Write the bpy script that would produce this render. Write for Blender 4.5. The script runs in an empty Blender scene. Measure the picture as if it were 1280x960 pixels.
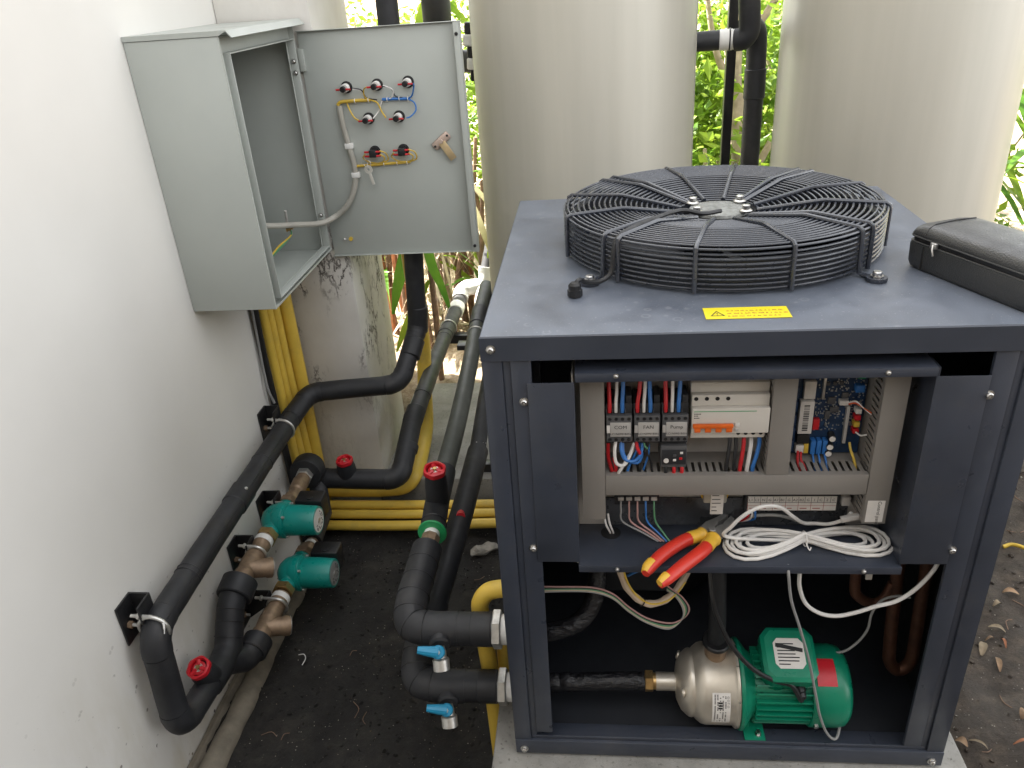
import bpy, bmesh, math, random
from mathutils import Vector, Matrix, noise
V = Vector
rnd = random.Random(7)
sc = bpy.context.scene
col = sc.collection
rad = math.radians

# ------------------------------------------------------------------ camera, sky, sun, exposure
cam_data = bpy.data.cameras.new('camera')
cam = bpy.data.objects.new('camera', cam_data)
col.objects.link(cam)
CAMROT = Matrix([[0.994262, 0.017322, 0.105559], [0.08578, 0.460468, -0.883522], [-0.063911, 0.887507, 0.45634]])
cam.matrix_world = Matrix.Translation(V((0.1741, -1.0762, 1.3965))) @ CAMROT.to_4x4()
cam_data.sensor_fit = 'HORIZONTAL'
cam_data.sensor_width = 36
cam_data.lens = 27.86
cam_data.clip_start = 0.02
cam_data.clip_end = 500
sc.camera = cam

SUN_DIR = V((-0.93, 0.30, 1.15)).normalized()          # towards the sun: behind the building
world = bpy.data.worlds.new('World')
sc.world = world
world.use_nodes = True
wn, wl = world.node_tree.nodes, world.node_tree.links
bg = wn['Background']
sky = wn.new('ShaderNodeTexSky')
sky.sky_type = 'NISHITA'
sky.sun_disc = False
sky.sun_elevation = math.asin(SUN_DIR.z)
sky.sun_rotation = math.atan2(SUN_DIR.x, SUN_DIR.y)
sky.air_density = 1.0
sky.dust_density = 3.0
sky.ozone_density = 1.0
hs = wn.new('ShaderNodeHueSaturation')
hs.inputs['Saturation'].default_value = 0.07
wl.new(sky.outputs[0], hs.inputs['Color'])
wl.new(hs.outputs[0], bg.inputs[0])
bg.inputs[1].default_value = 0.15
sun_data = bpy.data.lights.new('sun', 'SUN')
sun_data.energy = 5.0
sun_data.angle = rad(0.6)
sun_data.color = (1.0, 0.95, 0.86)
sun = bpy.data.objects.new('sun', sun_data)
col.objects.link(sun)
sun.location = SUN_DIR * 12
sun.rotation_euler = SUN_DIR.to_track_quat('Z', 'Y').to_euler()
sc.view_settings.view_transform = 'Standard'
sc.view_settings.look = 'None'
sc.view_settings.gamma = 1
sc.view_settings.exposure = 2.5

# ------------------------------------------------------------------ materials
MATS = {}
def nodes_of(name):
    m = bpy.data.materials.new(name)
    m.use_nodes = True
    n, l = m.node_tree.nodes, m.node_tree.links
    return m, n, l, n['Principled BSDF']
def pos(n):
    return n.new('ShaderNodeNewGeometry').outputs['Position']
def nz(n, l, vec, scale, detail=4, rough=0.55, stretch=None):
    t = n.new('ShaderNodeTexNoise')
    t.inputs['Scale'].default_value = scale
    t.inputs['Detail'].default_value = detail
    t.inputs['Roughness'].default_value = rough
    if stretch:
        mp = n.new('ShaderNodeMapping')
        mp.inputs['Scale'].default_value = stretch
        l.new(vec, mp.inputs[0]); vec = mp.outputs[0]
    l.new(vec, t.inputs['Vector'])
    return t.outputs['Fac']
def ramp(n, l, fac, stops):
    r = n.new('ShaderNodeValToRGB')
    e = r.color_ramp.elements
    while len(e) < len(stops): e.new(0.5)
    for i, (p, c) in enumerate(stops):
        e[i].position = p
        e[i].color = (c, c, c, 1) if isinstance(c, (int, float)) else (*c, 1)
    l.new(fac, r.inputs[0])
    return r.outputs[0]
def mix(n, l, fac, a, b, mode='MIX'):
    x = n.new('ShaderNodeMix'); x.data_type = 'RGBA'; x.blend_type = mode
    for sock, v in ((x.inputs[0], fac), (x.inputs[6], a), (x.inputs[7], b)):
        if isinstance(v, (int, float)): sock.default_value = v
        elif isinstance(v, tuple): sock.default_value = (*v, 1)
        else: l.new(v, sock)
    return x.outputs[2]
def bump(n, l, bs, h, strength, dist):
    b = n.new('ShaderNodeBump')
    b.inputs['Strength'].default_value = strength
    b.inputs['Distance'].default_value = dist
    l.new(h, b.inputs['Height'])
    l.new(b.outputs[0], bs.inputs['Normal'])
def mat(name, c, rough=0.5, metal=0.0, var=0.12, vs=25, bmp=0.0, bs_=400, dirt=0.0, spec=0.5):
    if name in MATS: return MATS[name]
    m, n, l, b = nodes_of(name)
    p = pos(n)
    f = nz(n, l, p, vs, 5)
    lo = tuple(x * (1 - var) for x in c); hi = tuple(min(1, x * (1 + var)) for x in c)
    cc = ramp(n, l, f, [(0.3, lo), (0.7, hi)])
    if dirt:
        d = ramp(n, l, nz(n, l, p, vs * 0.6 + 3, 8, 0.7), [(0.52, 0.0), (0.75, dirt)])
        cc = mix(n, l, d, cc, (0.16, 0.14, 0.11))
    l.new(cc, b.inputs['Base Color'])
    rr = ramp(n, l, nz(n, l, p, vs * 2.3, 4), [(0.3, max(0.04, rough - 0.08)), (0.7, min(1, rough + 0.1))])
    l.new(rr, b.inputs['Roughness'])
    b.inputs['Metallic'].default_value = metal
    b.inputs['Specular IOR Level'].default_value = spec
    if bmp: bump(n, l, b, nz(n, l, p, bs_, 2), bmp, 0.001)
    MATS[name] = m
    return m

def make_special():
    # plaster wall: smooth paint, faint roller relief, splashes of dirt near the ground, brown seepage
    m, n, l, b = nodes_of('wall_plaster'); p = pos(n)
    base = ramp(n, l, nz(n, l, p, 2.2, 5), [(0.3, (0.71, 0.695, 0.655)), (0.7, (0.77, 0.755, 0.715))])
    sp = n.new('ShaderNodeSeparateXYZ'); l.new(p, sp.inputs[0])
    low = n.new('ShaderNodeMapRange'); low.clamp = True
    low.inputs[1].default_value = 0.28; low.inputs[2].default_value = -0.18
    l.new(sp.outputs[2], low.inputs[0])
    vor = n.new('ShaderNodeTexVoronoi'); vor.inputs['Scale'].default_value = 46
    l.new(p, vor.inputs['Vector'])
    spots = ramp(n, l, vor.outputs['Distance'], [(0.0, 1.0), (0.17, 1.0), (0.24, 0.0)])
    keep = ramp(n, l, nz(n, l, p, 31, 2), [(0.57, 0.0), (0.60, 1.0)])
    a = mix(n, l, 1.0, spots, keep, 'MULTIPLY'); a = mix(n, l, 1.0, a, low.outputs[0], 'MULTIPLY')
    base = mix(n, l, a, base, (0.10, 0.085, 0.065))
    seep = ramp(n, l, nz(n, l, p, 3.0, 5, 0.6, (1, 1.6, 0.6)), [(0.5, 0.0), (0.72, 0.75)])
    seep = mix(n, l, 1.0, seep, low.outputs[0], 'MULTIPLY')
    base = mix(n, l, seep, base, (0.50, 0.45, 0.33))
    l.new(base, b.inputs['Base Color']); b.inputs['Roughness'].default_value = 0.62
    bump(n, l, b, nz(n, l, p, 11, 7, 0.55), 0.10, 0.006); MATS['wall'] = m
    # column: thin render with peeling dark cracks
    m, n, l, b = nodes_of('column_render'); p = pos(n)
    base = ramp(n, l, nz(n, l, p, 6, 5), [(0.3, (0.60, 0.575, 0.53)), (0.7, (0.70, 0.68, 0.64))])
    w = nz(n, l, p, 12, 7, 0.66, (1.3, 1.3, 0.6))
    crack = ramp(n, l, w, [(0.465, 0.0), (0.487, 1.0), (0.508, 1.0), (0.53, 0.0)])
    patch = ramp(n, l, nz(n, l, p, 5.2, 3, 0.5, (1, 1, 0.7)), [(0.47, 0.0), (0.56, 0.95)])
    sp = n.new('ShaderNodeSeparateXYZ'); l.new(p, sp.inputs[0])
    hi = n.new('ShaderNodeMapRange'); hi.inputs[1].default_value = 0.85; hi.inputs[2].default_value = 0.6; l.new(sp.outputs[2], hi.inputs[0])
    lo_ = n.new('ShaderNodeMapRange'); lo_.inputs[1].default_value = 0.05; lo_.inputs[2].default_value = 0.30; lo_.inputs[3].default_value = 0.12; l.new(sp.outputs[2], lo_.inputs[0])
    patch = mix(n, l, 1.0, patch, hi.outputs[0], 'MULTIPLY'); patch = mix(n, l, 1.0, patch, lo_.outputs[0], 'MULTIPLY')
    cf = mix(n, l, 1.0, crack, patch, 'MULTIPLY')
    fl = ramp(n, l, nz(n, l, p, 60, 6, 0.7), [(0.58, 0.0), (0.66, 0.8)])
    cf2 = mix(n, l, 1.0, fl, patch, 'MULTIPLY')
    base = mix(n, l, cf, base, (0.07, 0.06, 0.05)); base = mix(n, l, cf2, base, (0.16, 0.14, 0.12))
    l.new(base, b.inputs['Base Color']); b.inputs['Roughness'].default_value = 0.8
    bump(n, l, b, w, 0.35, 0.004); MATS['column'] = m
    # concrete
    m, n, l, b = nodes_of('grey_concrete'); p = pos(n)
    base = ramp(n, l, nz(n, l, p, 9, 8, 0.65), [(0.25, (0.17, 0.165, 0.15)), (0.75, (0.34, 0.33, 0.305))])
    pit = ramp(n, l, nz(n, l, p, 120, 5, 0.7), [(0.30, 0.85), (0.42, 0.0)])
    base = mix(n, l, pit, base, (0.07, 0.065, 0.055))
    l.new(base, b.inputs['Base Color']); b.inputs['Roughness'].default_value = 0.88
    bump(n, l, b, nz(n, l, p, 70, 8, 0.7), 0.5, 0.004); MATS['concrete'] = m
    # ground: black wet soil by the wall, brown earth beyond the pad, dry litter under the plants
    m, n, l, b = nodes_of('soil'); p = pos(n)
    wet = ramp(n, l, nz(n, l, p, 13, 9, 0.7), [(0.25, (0.007, 0.006, 0.006)), (0.5, (0.015, 0.0135, 0.012)), (0.70, (0.038, 0.033, 0.027)), (0.87, (0.10, 0.086, 0.068))])
    dry = ramp(n, l, nz(n, l, p, 19, 9, 0.72), [(0.25, (0.022, 0.017, 0.013)), (0.5, (0.052, 0.040, 0.031)), (0.66, (0.095, 0.073, 0.054)), (0.82, (0.22, 0.17, 0.12))])
    lit = ramp(n, l, nz(n, l, p, 30, 8, 0.75), [(0.25, (0.14, 0.09, 0.055)), (0.5, (0.40, 0.30, 0.20)), (0.75, (0.62, 0.54, 0.42))])
    sp = n.new('ShaderNodeSeparateXYZ'); l.new(p, sp.inputs[0])
    mx = n.new('ShaderNodeMapRange'); mx.inputs[1].default_value = 0.3; mx.inputs[2].default_value = 0.75; l.new(sp.outputs[0], mx.inputs[0])
    my = n.new('ShaderNodeMapRange'); my.inputs[1].default_value = 1.9; my.inputs[2].default_value = 2.4; l.new(sp.outputs[1], my.inputs[0])
    c = mix(n, l, mx.outputs[0], wet, dry); c = mix(n, l, my.outputs[0], c, lit)
    vor = n.new('ShaderNodeTexVoronoi'); vor.inputs['Scale'].default_value = 85; l.new(p, vor.inputs['Vector'])
    fl = ramp(n, l, vor.outputs['Distance'], [(0.0, 1.0), (0.10, 1.0), (0.15, 0.0)])
    k = ramp(n, l, nz(n, l, p, 47, 3), [(0.53, 0.0), (0.58, 0.8)])
    c = mix(n, l, mix(n, l, 1.0, fl, k, 'MULTIPLY'), c, (0.42, 0.38, 0.32))
    l.new(c, b.inputs['Base Color'])
    l.new(ramp(n, l, nz(n, l, p, 6, 5), [(0.35, 0.65), (0.6, 0.95)]), b.inputs['Roughness'])
    bump(n, l, b, nz(n, l, p, 55, 9, 0.75), 0.9, 0.012); MATS['soil'] = m
    # satin steel tank
    m, n, l, b = nodes_of('tank_steel'); p = pos(n)
    f = nz(n, l, p, 3, 5, 0.6, (6, 6, 0.35))
    l.new(ramp(n, l, f, [(0.3, (0.44, 0.424, 0.365)), (0.7, (0.48, 0.462, 0.40))]), b.inputs['Base Color'])
    l.new(ramp(n, l, nz(n, l, p, 8, 5, 0.6, (5, 5, 0.3)), [(0.3, 0.42), (0.7, 0.50)]), b.inputs['Roughness'])
    b.inputs['Metallic'].default_value = 0.18
    bump(n, l, b, nz(n, l, p, 4, 3, 0.5, (2, 2, 0.6)), 0.06, 0.01); MATS['tank'] = m
    # leaves
    for nm, c1, c2 in (('leaf_bright', (0.08, 0.19, 0.016), (0.30, 0.40, 0.04)), ('leaf_palm', (0.06, 0.17, 0.02), (0.14, 0.29, 0.03)),
                       ('leaf_pale', (0.30, 0.28, 0.14), (0.44, 0.40, 0.22))):
        m, n, l, b = nodes_of(nm); p = pos(n)
        cc = ramp(n, l, nz(n, l, p, 7, 4), [(0.3, c1), (0.7, c2)])
        l.new(cc, b.inputs['Base Color']); b.inputs['Roughness'].default_value = 0.42
        tr = n.new('ShaderNodeBsdfTranslucent'); l.new(cc, tr.inputs[0])
        ms = n.new('ShaderNodeMixShader'); ms.inputs[0].default_value = 0.5
        l.new(b.outputs[0], ms.inputs[1]); l.new(tr.outputs[0], ms.inputs[2])
        l.new(ms.outputs[0], n['Material Output'].inputs[0]); MATS[nm] = m
    # roof sheet: the same paint with pale sky sheen painted into its upward faces
    m, n, l, b = nodes_of('sheen_paint'); p = pos(n)
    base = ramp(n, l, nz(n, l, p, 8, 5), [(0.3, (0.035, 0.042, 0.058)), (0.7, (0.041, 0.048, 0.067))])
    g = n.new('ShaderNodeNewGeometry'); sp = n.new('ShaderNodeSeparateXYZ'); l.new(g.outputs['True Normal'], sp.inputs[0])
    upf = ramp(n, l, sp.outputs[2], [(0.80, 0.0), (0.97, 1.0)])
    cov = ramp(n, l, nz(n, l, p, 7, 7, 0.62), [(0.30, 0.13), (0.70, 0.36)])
    sky_sheen = mix(n, l, 1.0, upf, cov, 'MULTIPLY')
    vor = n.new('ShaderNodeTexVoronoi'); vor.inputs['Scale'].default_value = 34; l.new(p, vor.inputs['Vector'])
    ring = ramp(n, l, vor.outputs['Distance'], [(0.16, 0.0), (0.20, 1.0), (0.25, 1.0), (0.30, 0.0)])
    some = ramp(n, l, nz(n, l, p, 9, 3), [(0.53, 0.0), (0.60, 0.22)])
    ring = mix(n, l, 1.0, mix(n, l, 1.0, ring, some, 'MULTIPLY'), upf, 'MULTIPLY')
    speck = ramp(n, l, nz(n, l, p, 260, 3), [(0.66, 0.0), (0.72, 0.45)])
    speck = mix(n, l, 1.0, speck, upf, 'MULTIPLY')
    cc = mix(n, l, sky_sheen, base, (0.34, 0.385, 0.46)); cc = mix(n, l, ring, cc, (0.30, 0.31, 0.33)); cc = mix(n, l, speck, cc, (0.42, 0.42, 0.42))
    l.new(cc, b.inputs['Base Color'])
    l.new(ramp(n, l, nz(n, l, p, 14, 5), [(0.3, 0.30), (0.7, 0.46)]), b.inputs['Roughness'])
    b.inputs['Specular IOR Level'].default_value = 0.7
    bump(n, l, b, nz(n, l, p, 700, 2), 0.25, 0.001); MATS['sheen_paint'] = m
    # leather
    m, n, l, b = nodes_of('black_leather'); p = pos(n)
    vor = n.new('ShaderNodeTexVoronoi'); vor.inputs['Scale'].default_value = 420; l.new(p, vor.inputs['Vector'])
    b.inputs['Base Color'].default_value = (0.034, 0.035, 0.035, 1); b.inputs['Specular IOR Level'].default_value = 0.75
    l.new(ramp(n, l, nz(n, l, p, 30, 4), [(0.3, 0.34), (0.7, 0.5)]), b.inputs['Roughness'])
    bump(n, l, b, vor.outputs['Distance'], 0.35, 0.0012); MATS['leather'] = m
    # cast/wrinkled plastic film over hoses
    m, n, l, b = nodes_of('black_film'); p = pos(n)
    b.inputs['Base Color'].default_value = (0.012, 0.012, 0.014, 1); b.inputs['Roughness'].default_value = 0.22
    bump(n, l, b, nz(n, l, p, 70, 4, 0.6, (0.5, 1.4, 1.4)), 1.0, 0.006); MATS['film'] = m
make_special()
mat('paint', (0.039, 0.046, 0.064), 0.34, 0.0, 0.16, 9, 0.20, 700, 0.14, 0.65)
mat('cast_hub', (0.23, 0.235, 0.225), 0.55, 0.4, 0.4, 90, 0.8, 250, 0.4)
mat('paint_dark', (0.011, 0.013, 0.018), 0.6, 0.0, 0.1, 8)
mat('inner_dark', (0.008, 0.009, 0.011), 0.6)
mat('foam', (0.0165, 0.0172, 0.0200), 0.55, 0.0, 0.35, 11, 0.5, 55, 0.13)
mat('foam_grey', (0.036, 0.036, 0.039), 0.55, 0.0, 0.15, 14, 0.2, 160, 0.12)
mat('foam_olive', (0.046, 0.050, 0.044), 0.5, 0.0, 0.15, 14, 0.1, 160, 0.1)
mat('tape', (0.016, 0.016, 0.018), 0.4)
mat('black_steel', (0.014, 0.014, 0.015), 0.36, 0.0, 0.2, 20, 0.1, 200, 0.08)
mat('black_plastic', (0.012, 0.012, 0.013), 0.42)
mat('shroud', (0.040, 0.042, 0.047), 0.4)
mat('guard_black', (0.028, 0.033, 0.046), 0.30, 0.0, 0.15, 30, spec=0.9)
mat('yellow_pvc', (0.70, 0.48, 0.07), 0.42, 0.0, 0.10, 10, 0, 0, 0.35)
mat('white_pvc', (0.74, 0.73, 0.70), 0.35, 0.0, 0.05, 10, 0, 0, 0.15)
mat('cabinet', (0.42, 0.445, 0.415), 0.42, 0.0, 0.04, 5, 0.06, 900)
mat('cabinet_in', (0.30, 0.31, 0.305), 0.5, 0.0, 0.05, 5)
mat('steel', (0.58, 0.57, 0.55), 0.3, 1.0, 0.12, 60)
mat('zinc', (0.62, 0.61, 0.58), 0.42, 0.9, 0.15, 60)
mat('key_metal', (0.66, 0.64, 0.58), 0.45, 0.4)
mat('brass', (0.50, 0.33, 0.14), 0.34, 0.9, 0.2, 60)
mat('bronze', (0.27, 0.19, 0.125), 0.5, 0.55, 0.22, 50, 0.3, 300)
mat('copper', (0.10, 0.045, 0.028), 0.55, 0.6, 0.3, 30)
mat('stainless_dark', (0.10, 0.105, 0.115), 0.28, 0.6, 0.3, 12)
mat('stainless', (0.60, 0.55, 0.47), 0.42, 0.75, 0.08, 20)
mat('pump_teal', (0.004, 0.23, 0.195), 0.32, 0.0, 0.1, 20)
mat('pump_green', (0.003, 0.20, 0.112), 0.34, 0.0, 0.1, 20)
mat('red_plastic', (0.52, 0.012, 0.022), 0.36, 0.0, 0.1, 30)
mat('blue_plastic', (0.015, 0.23, 0.40), 0.38)
mat('green_plastic', (0.02, 0.30, 0.10), 0.4)
mat('duct', (0.225, 0.208, 0.188), 0.55, 0.0, 0.04, 10)
mat('contactor', (0.085, 0.085, 0.088), 0.5)
mat('contactor_dark', (0.022, 0.023, 0.026), 0.5)
mat('plate_grey', (0.44, 0.42, 0.395), 0.35)
mat('breaker_white', (0.60, 0.565, 0.51), 0.42, 0.0, 0.03)
mat('orange', (0.72, 0.13, 0.015), 0.42)
mat('pcb', (0.010, 0.032, 0.080), 0.35, 0.0, 0.4, 60)
mat('paper', (0.68, 0.65, 0.61), 0.6, 0.0, 0.05, 60)
mat('ink', (0.02, 0.02, 0.02), 0.7)
mat('ink_red', (0.35, 0.06, 0.05), 0.7)
mat('w_red', (0.50, 0.012, 0.018), 0.4)
mat('w_white', (0.70, 0.68, 0.65), 0.42)
mat('w_blue', (0.03, 0.16, 0.47), 0.4)
mat('w_black', (0.012, 0.012, 0.013), 0.4)
mat('w_yellow', (0.62, 0.42, 0.05), 0.42)
mat('w_grey', (0.27, 0.27, 0.265), 0.45)
mat('w_green', (0.09, 0.26, 0.13), 0.42)
mat('w_tan', (0.50, 0.39, 0.29), 0.5)
mat('w_pink', (0.42, 0.24, 0.22), 0.5)
mat('loom', (0.36, 0.345, 0.30), 0.42)
mat('sticker', (0.74, 0.62, 0.02), 0.38, 0.0, 0.03)
mat('pliers_red', (0.60, 0.035, 0.02), 0.36, 0.0, 0.06, 40, 0.1, 700)
mat('pliers_yellow', (0.72, 0.42, 0.04), 0.42, 0.0, 0.08, 60, 0, 0, 0.4)
mat('tool_steel', (0.40, 0.39, 0.375), 0.4, 0.7, 0.15, 60)
mat('lock_zinc', (0.62, 0.49, 0.42), 0.4, 0.6, 0.1, 60)
mat('lock_brass', (0.58, 0.45, 0.26), 0.4, 0.6, 0.1, 60)
mat('sacking', (0.20, 0.175, 0.135), 0.9, 0.0, 0.3, 22, 0.8, 120, 0.5)
mat('dry_blade', (0.50, 0.42, 0.29), 0.75, 0.0, 0.3, 20)
mat('bark', (0.20, 0.125, 0.085), 0.85, 0.0, 0.45, 30, 0.8, 90, 0.3)
mat('bark_pale', (0.36, 0.29, 0.22), 0.85, 0.0, 0.35, 18, 0.8, 60)
mat('dead_leaf', (0.20, 0.125, 0.07), 0.75, 0.0, 0.4, 40)
mat('dead_leaf_red', (0.26, 0.10, 0.045), 0.75, 0.0, 0.35, 40)
mat('straw', (0.20, 0.155, 0.10), 0.8, 0.0, 0.35, 40)
mat('stone_tan', (0.22, 0.185, 0.145), 0.9, 0.0, 0.25, 4, 0.4, 60, 0.4)
mat('stone', (0.25, 0.235, 0.205), 0.9, 0.0, 0.3, 30, 0.6, 100)

# ------------------------------------------------------------------ mesh helpers
def basis(d):
    d = V(d).normalized()
    a = V((0, 0, 1)) if abs(d.z) < 0.9 else V((1, 0, 0))
    u = d.cross(a).normalized()
    return u, d.cross(u).normalized(), d
def box(bm, lo, hi, bev=0.0, m=None):
    lo, hi = V(lo), V(hi)
    T = Matrix.Translation((lo + hi) / 2) @ Matrix.Diagonal((*(hi - lo), 1))
    if m is not None: T = m @ T
    r = bmesh.ops.create_cube(bm, size=1, matrix=T)
    if bev:
        es = list({e for v in r['verts'] for e in v.link_edges})
        bmesh.ops.bevel(bm, geom=es, offset=bev, segments=2, affect='EDGES', profile=0.5)
    return bm
def rings(bm, rs, caps=True, closed=False):
    rows = [[bm.verts.new(p) for p in r] for r in rs]
    n = len(rows[0])
    for i in range(len(rows) if closed else len(rows) - 1):
        a, b = rows[i], rows[(i + 1) % len(rows)]
        for j in range(n):
            try: bm.faces.new((a[j], a[(j + 1) % n], b[(j + 1) % n], b[j]))
            except ValueError: pass
    if caps and not closed:
        bm.faces.new(rows[0][::-1]); bm.faces.new(rows[-1])
    return bm
def lathe(bm, prof, o, d, n=24, caps=True, phase=0.0):
    u, w, d = basis(d); o = V(o)
    return rings(bm, [[o + d * h + (u * math.cos(t) + w * math.sin(t)) * r for t in [phase + 2 * math.pi * k / n for k in range(n)]] for r, h in prof], caps)
def cyl(bm, a, b, r, r2=None, n=16, phase=0.0, ch=0.0):
    a, b = V(a), V(b); L = (b - a).length; r2 = r if r2 is None else r2
    pr = [(r, 0), (r2, L)] if not ch else [(r - ch, 0), (r, ch), (r2, L - ch), (r2 - ch, L)]
    return lathe(bm, pr, a, b - a, n, True, phase)
def hexnut(bm, a, b, r): return cyl(bm, a, b, r, n=6, ch=r * 0.06)
def torus(bm, c, d, R, r, n=32, k=8, a0=0, a1=2 * math.pi):
    u, w, d = basis(d); c = V(c); full = abs(a1 - a0 - 2 * math.pi) < 1e-6
    rs = []
    for i in range(n if full else n + 1):
        t = a0 + (a1 - a0) * i / n
        e = u * math.cos(t) + w * math.sin(t)
        rs.append([c + e * (R + r * math.cos(s)) + d * (r * math.sin(s)) for s in [2 * math.pi * j / k for j in range(k)]])
    return rings(bm, rs, not full, full)
def catmull(pts, sub=6):
    pts = [V(p) for p in pts]; out = []
    P = [pts[0] * 2 - pts[1]] + pts + [pts[-1] * 2 - pts[-2]]
    for i in range(1, len(P) - 2):
        for s in range(sub):
            t = s / sub; a, b, c, d = P[i - 1], P[i], P[i + 1], P[i + 2]
            out.append(0.5 * ((2 * b) + (c - a) * t + (2 * a - 5 * b + 4 * c - d) * t * t + (3 * b - a - 3 * c + d) * t ** 3))
    return out + [pts[-1]]
def sweep(bm, pts, r, n=10, caps=True):
    pts = [V(p) for p in pts]
    rr = r if isinstance(r, (list, tuple)) else [r] * len(pts)
    d = (pts[1] - pts[0]).normalized(); u, w, _ = basis(d); rs = []
    for i, p in enumerate(pts):
        t = (pts[min(i + 1, len(pts) - 1)] - pts[max(i - 1, 0)])
        t = t.normalized() if t.length > 1e-9 else d
        q = d.rotation_difference(t); u = q @ u; d = t
        u = (u - d * u.dot(d)).normalized(); w = d.cross(u)
        rs.append([p + (u * math.cos(a) + w * math.sin(a)) * rr[i] for a in [2 * math.pi * k / n for k in range(n)]])
    return rings(bm, rs, caps)
def wire(pts, r, n=7, sub=6):
    return sweep(bmesh.new(), catmull(pts, sub), r, n)
def B(): return bmesh.new()

WLOC = {}
def finish(bm, smooth=35):
    bmesh.ops.recalc_face_normals(bm, faces=bm.faces)
    me = bpy.data.meshes.new('mesh'); bm.to_mesh(me); bm.free()
    if smooth:
        me.shade_smooth(); me.set_sharp_from_angle(angle=rad(smooth))
    return me
def link_mesh(me, name, m, parent, base):
    vs = [v.co for v in me.vertices]
    lo = V((min(v.x for v in vs), min(v.y for v in vs), min(v.z for v in vs)))
    hi = V((max(v.x for v in vs), max(v.y for v in vs), max(v.z for v in vs)))
    c = (lo + hi) / 2
    if base: c.z = lo.z
    me.transform(Matrix.Translation(-c))
    me.name = name
    o = bpy.data.objects.new(name, me); col.objects.link(o)
    me.materials.append(MATS[m] if isinstance(m, str) else m)
    if parent is not None:
        o.parent = parent; o.location = c - WLOC[parent.name]
    else: o.location = c
    WLOC[o.name] = c
    return o
def part(name, bm, m, parent, smooth=35, label=None, kind=None):
    o = link_mesh(finish(bm, smooth), name, m, parent, False)
    if label: o['label'] = label
    if kind: o['kind'] = kind
    return o
def tag(o, label=None, cat=None, group=None, kind=None):
    if label: o['label'] = label
    if cat: o['category'] = cat
    if group: o['group'] = group
    if kind: o['kind'] = kind
    return o
def solo(name, bm, m, label=None, cat=None, group=None, kind=None, smooth=35):
    return tag(link_mesh(finish(bm, smooth), name, m, None, True), label, cat, group, kind)
def thing(name, loc, label, cat, group=None):
    o = bpy.data.objects.new(name, None); col.objects.link(o)
    o.empty_display_size = 0.05; o.location = loc; WLOC[o.name] = V(loc)
    return tag(o, label, cat, group)
def text(name, s, size, o, u, v, m, parent, align='LEFT'):
    cu = bpy.data.curves.new('t', 'FONT'); cu.body = s; cu.size = size; cu.align_x = align
    cu.resolution_u = 2
    ob = bpy.data.objects.new('t', cu); col.objects.link(ob)
    me = bpy.data.meshes.new_from_object(ob.evaluated_get(bpy.context.evaluated_depsgraph_get()))
    bpy.data.objects.remove(ob)
    u, v = V(u).normalized(), V(v).normalized(); w = u.cross(v)
    T = Matrix((u, v, w)).transposed().to_4x4(); T.translation = V(o)
    me.transform(T)
    me.materials.clear()
    return link_mesh(me, name, m, parent, False)
def soft(a, b, r, n=20):
    """foam lagging is never a true cylinder: slightly lumpy, slightly bent"""
    a, b = V(a), V(b); k = max(2, int((b - a).length / 0.025)); ps, rs_ = [], []
    for i in range(k + 1):
        p = a.lerp(b, i / k); e = 0 if i in (0, k) else 1
        ps.append(p + V((noise.noise(p * 6), noise.noise(p * 6 + V((7, 0, 0))), noise.noise(p * 6 + V((0, 9, 0))))) * 0.0016 * e)
        rs_.append(r * (1 + 0.028 * noise.noise(p * 16 + V((3, 3, 3)))))
    return sweep(B(), ps, rs_, n)
def fillet_run(parent, pts, r, m, R=0.055, n=20, taped=False):
    """straight insulated sections joined by elbows, each a part of its own"""
    pts = [V(p) for p in pts]; cur = pts[0]
    for i in range(1, len(pts)):
        if i == len(pts) - 1:
            part('pipe_section', soft(cur, pts[i], r, n), m, parent); break
        d1 = (pts[i] - pts[i - 1]).normalized(); d2 = (pts[i + 1] - pts[i]).normalized()
        th = d1.angle(d2)
        t = min(R * math.tan(th / 2), (pts[i] - cur).length * 0.9, (pts[i + 1] - pts[i]).length * 0.45)
        a, b = pts[i] - d1 * t, pts[i] + d2 * t
        if (a - cur).length > 1e-3: part('pipe_section', soft(cur, a, r, n), m, parent)
        arc = [a.lerp(pts[i], s).lerp(pts[i].lerp(b, s), s) for s in [k / 8 for k in range(9)]]
        part('elbow', sweep(B(), arc, [r * (1.03 + (0.025 if (taped and k % 3 == 1) else 0)) for k in range(9)], n), m, parent)
        cur = b
def collar(parent, a, b, r, m='foam', name='collar'):
    a, b = V(a), V(b)
    return part(name, cyl(B(), a, b, r, n=22, ch=min(0.003, (b - a).length * 0.2)), m, parent)
def screw(parent, p, d, r=0.0055, name='screw'):
    p, d = V(p), V(d).normalized(); bm = B()
    lathe(bm, [(r * 1.25, 0), (r * 1.25, r * 0.25), (r * 0.85, r * 0.3), (r * 0.85, r * 0.9), (r * 0.6, r * 1.15), (r * 0.3, r * 1.15), (r * 0.3, r * 0.8)], p, d, 12)
    return part(name, bm, 'steel', parent)
def ubolt(parent, c, axis, R, r, tail, tdir):
    """round clamp ring with a threaded tail to its bracket"""
    part('u_bolt', torus(B(), c, axis, R, r, 28, 8), 'zinc', parent)
    if tail:
        c, t = V(c), V(tdir).normalized()
        part('threaded_end', cyl(B(), c + t * (R - 0.004), c + t * (R + tail), r, n=8), 'zinc', parent)

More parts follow.
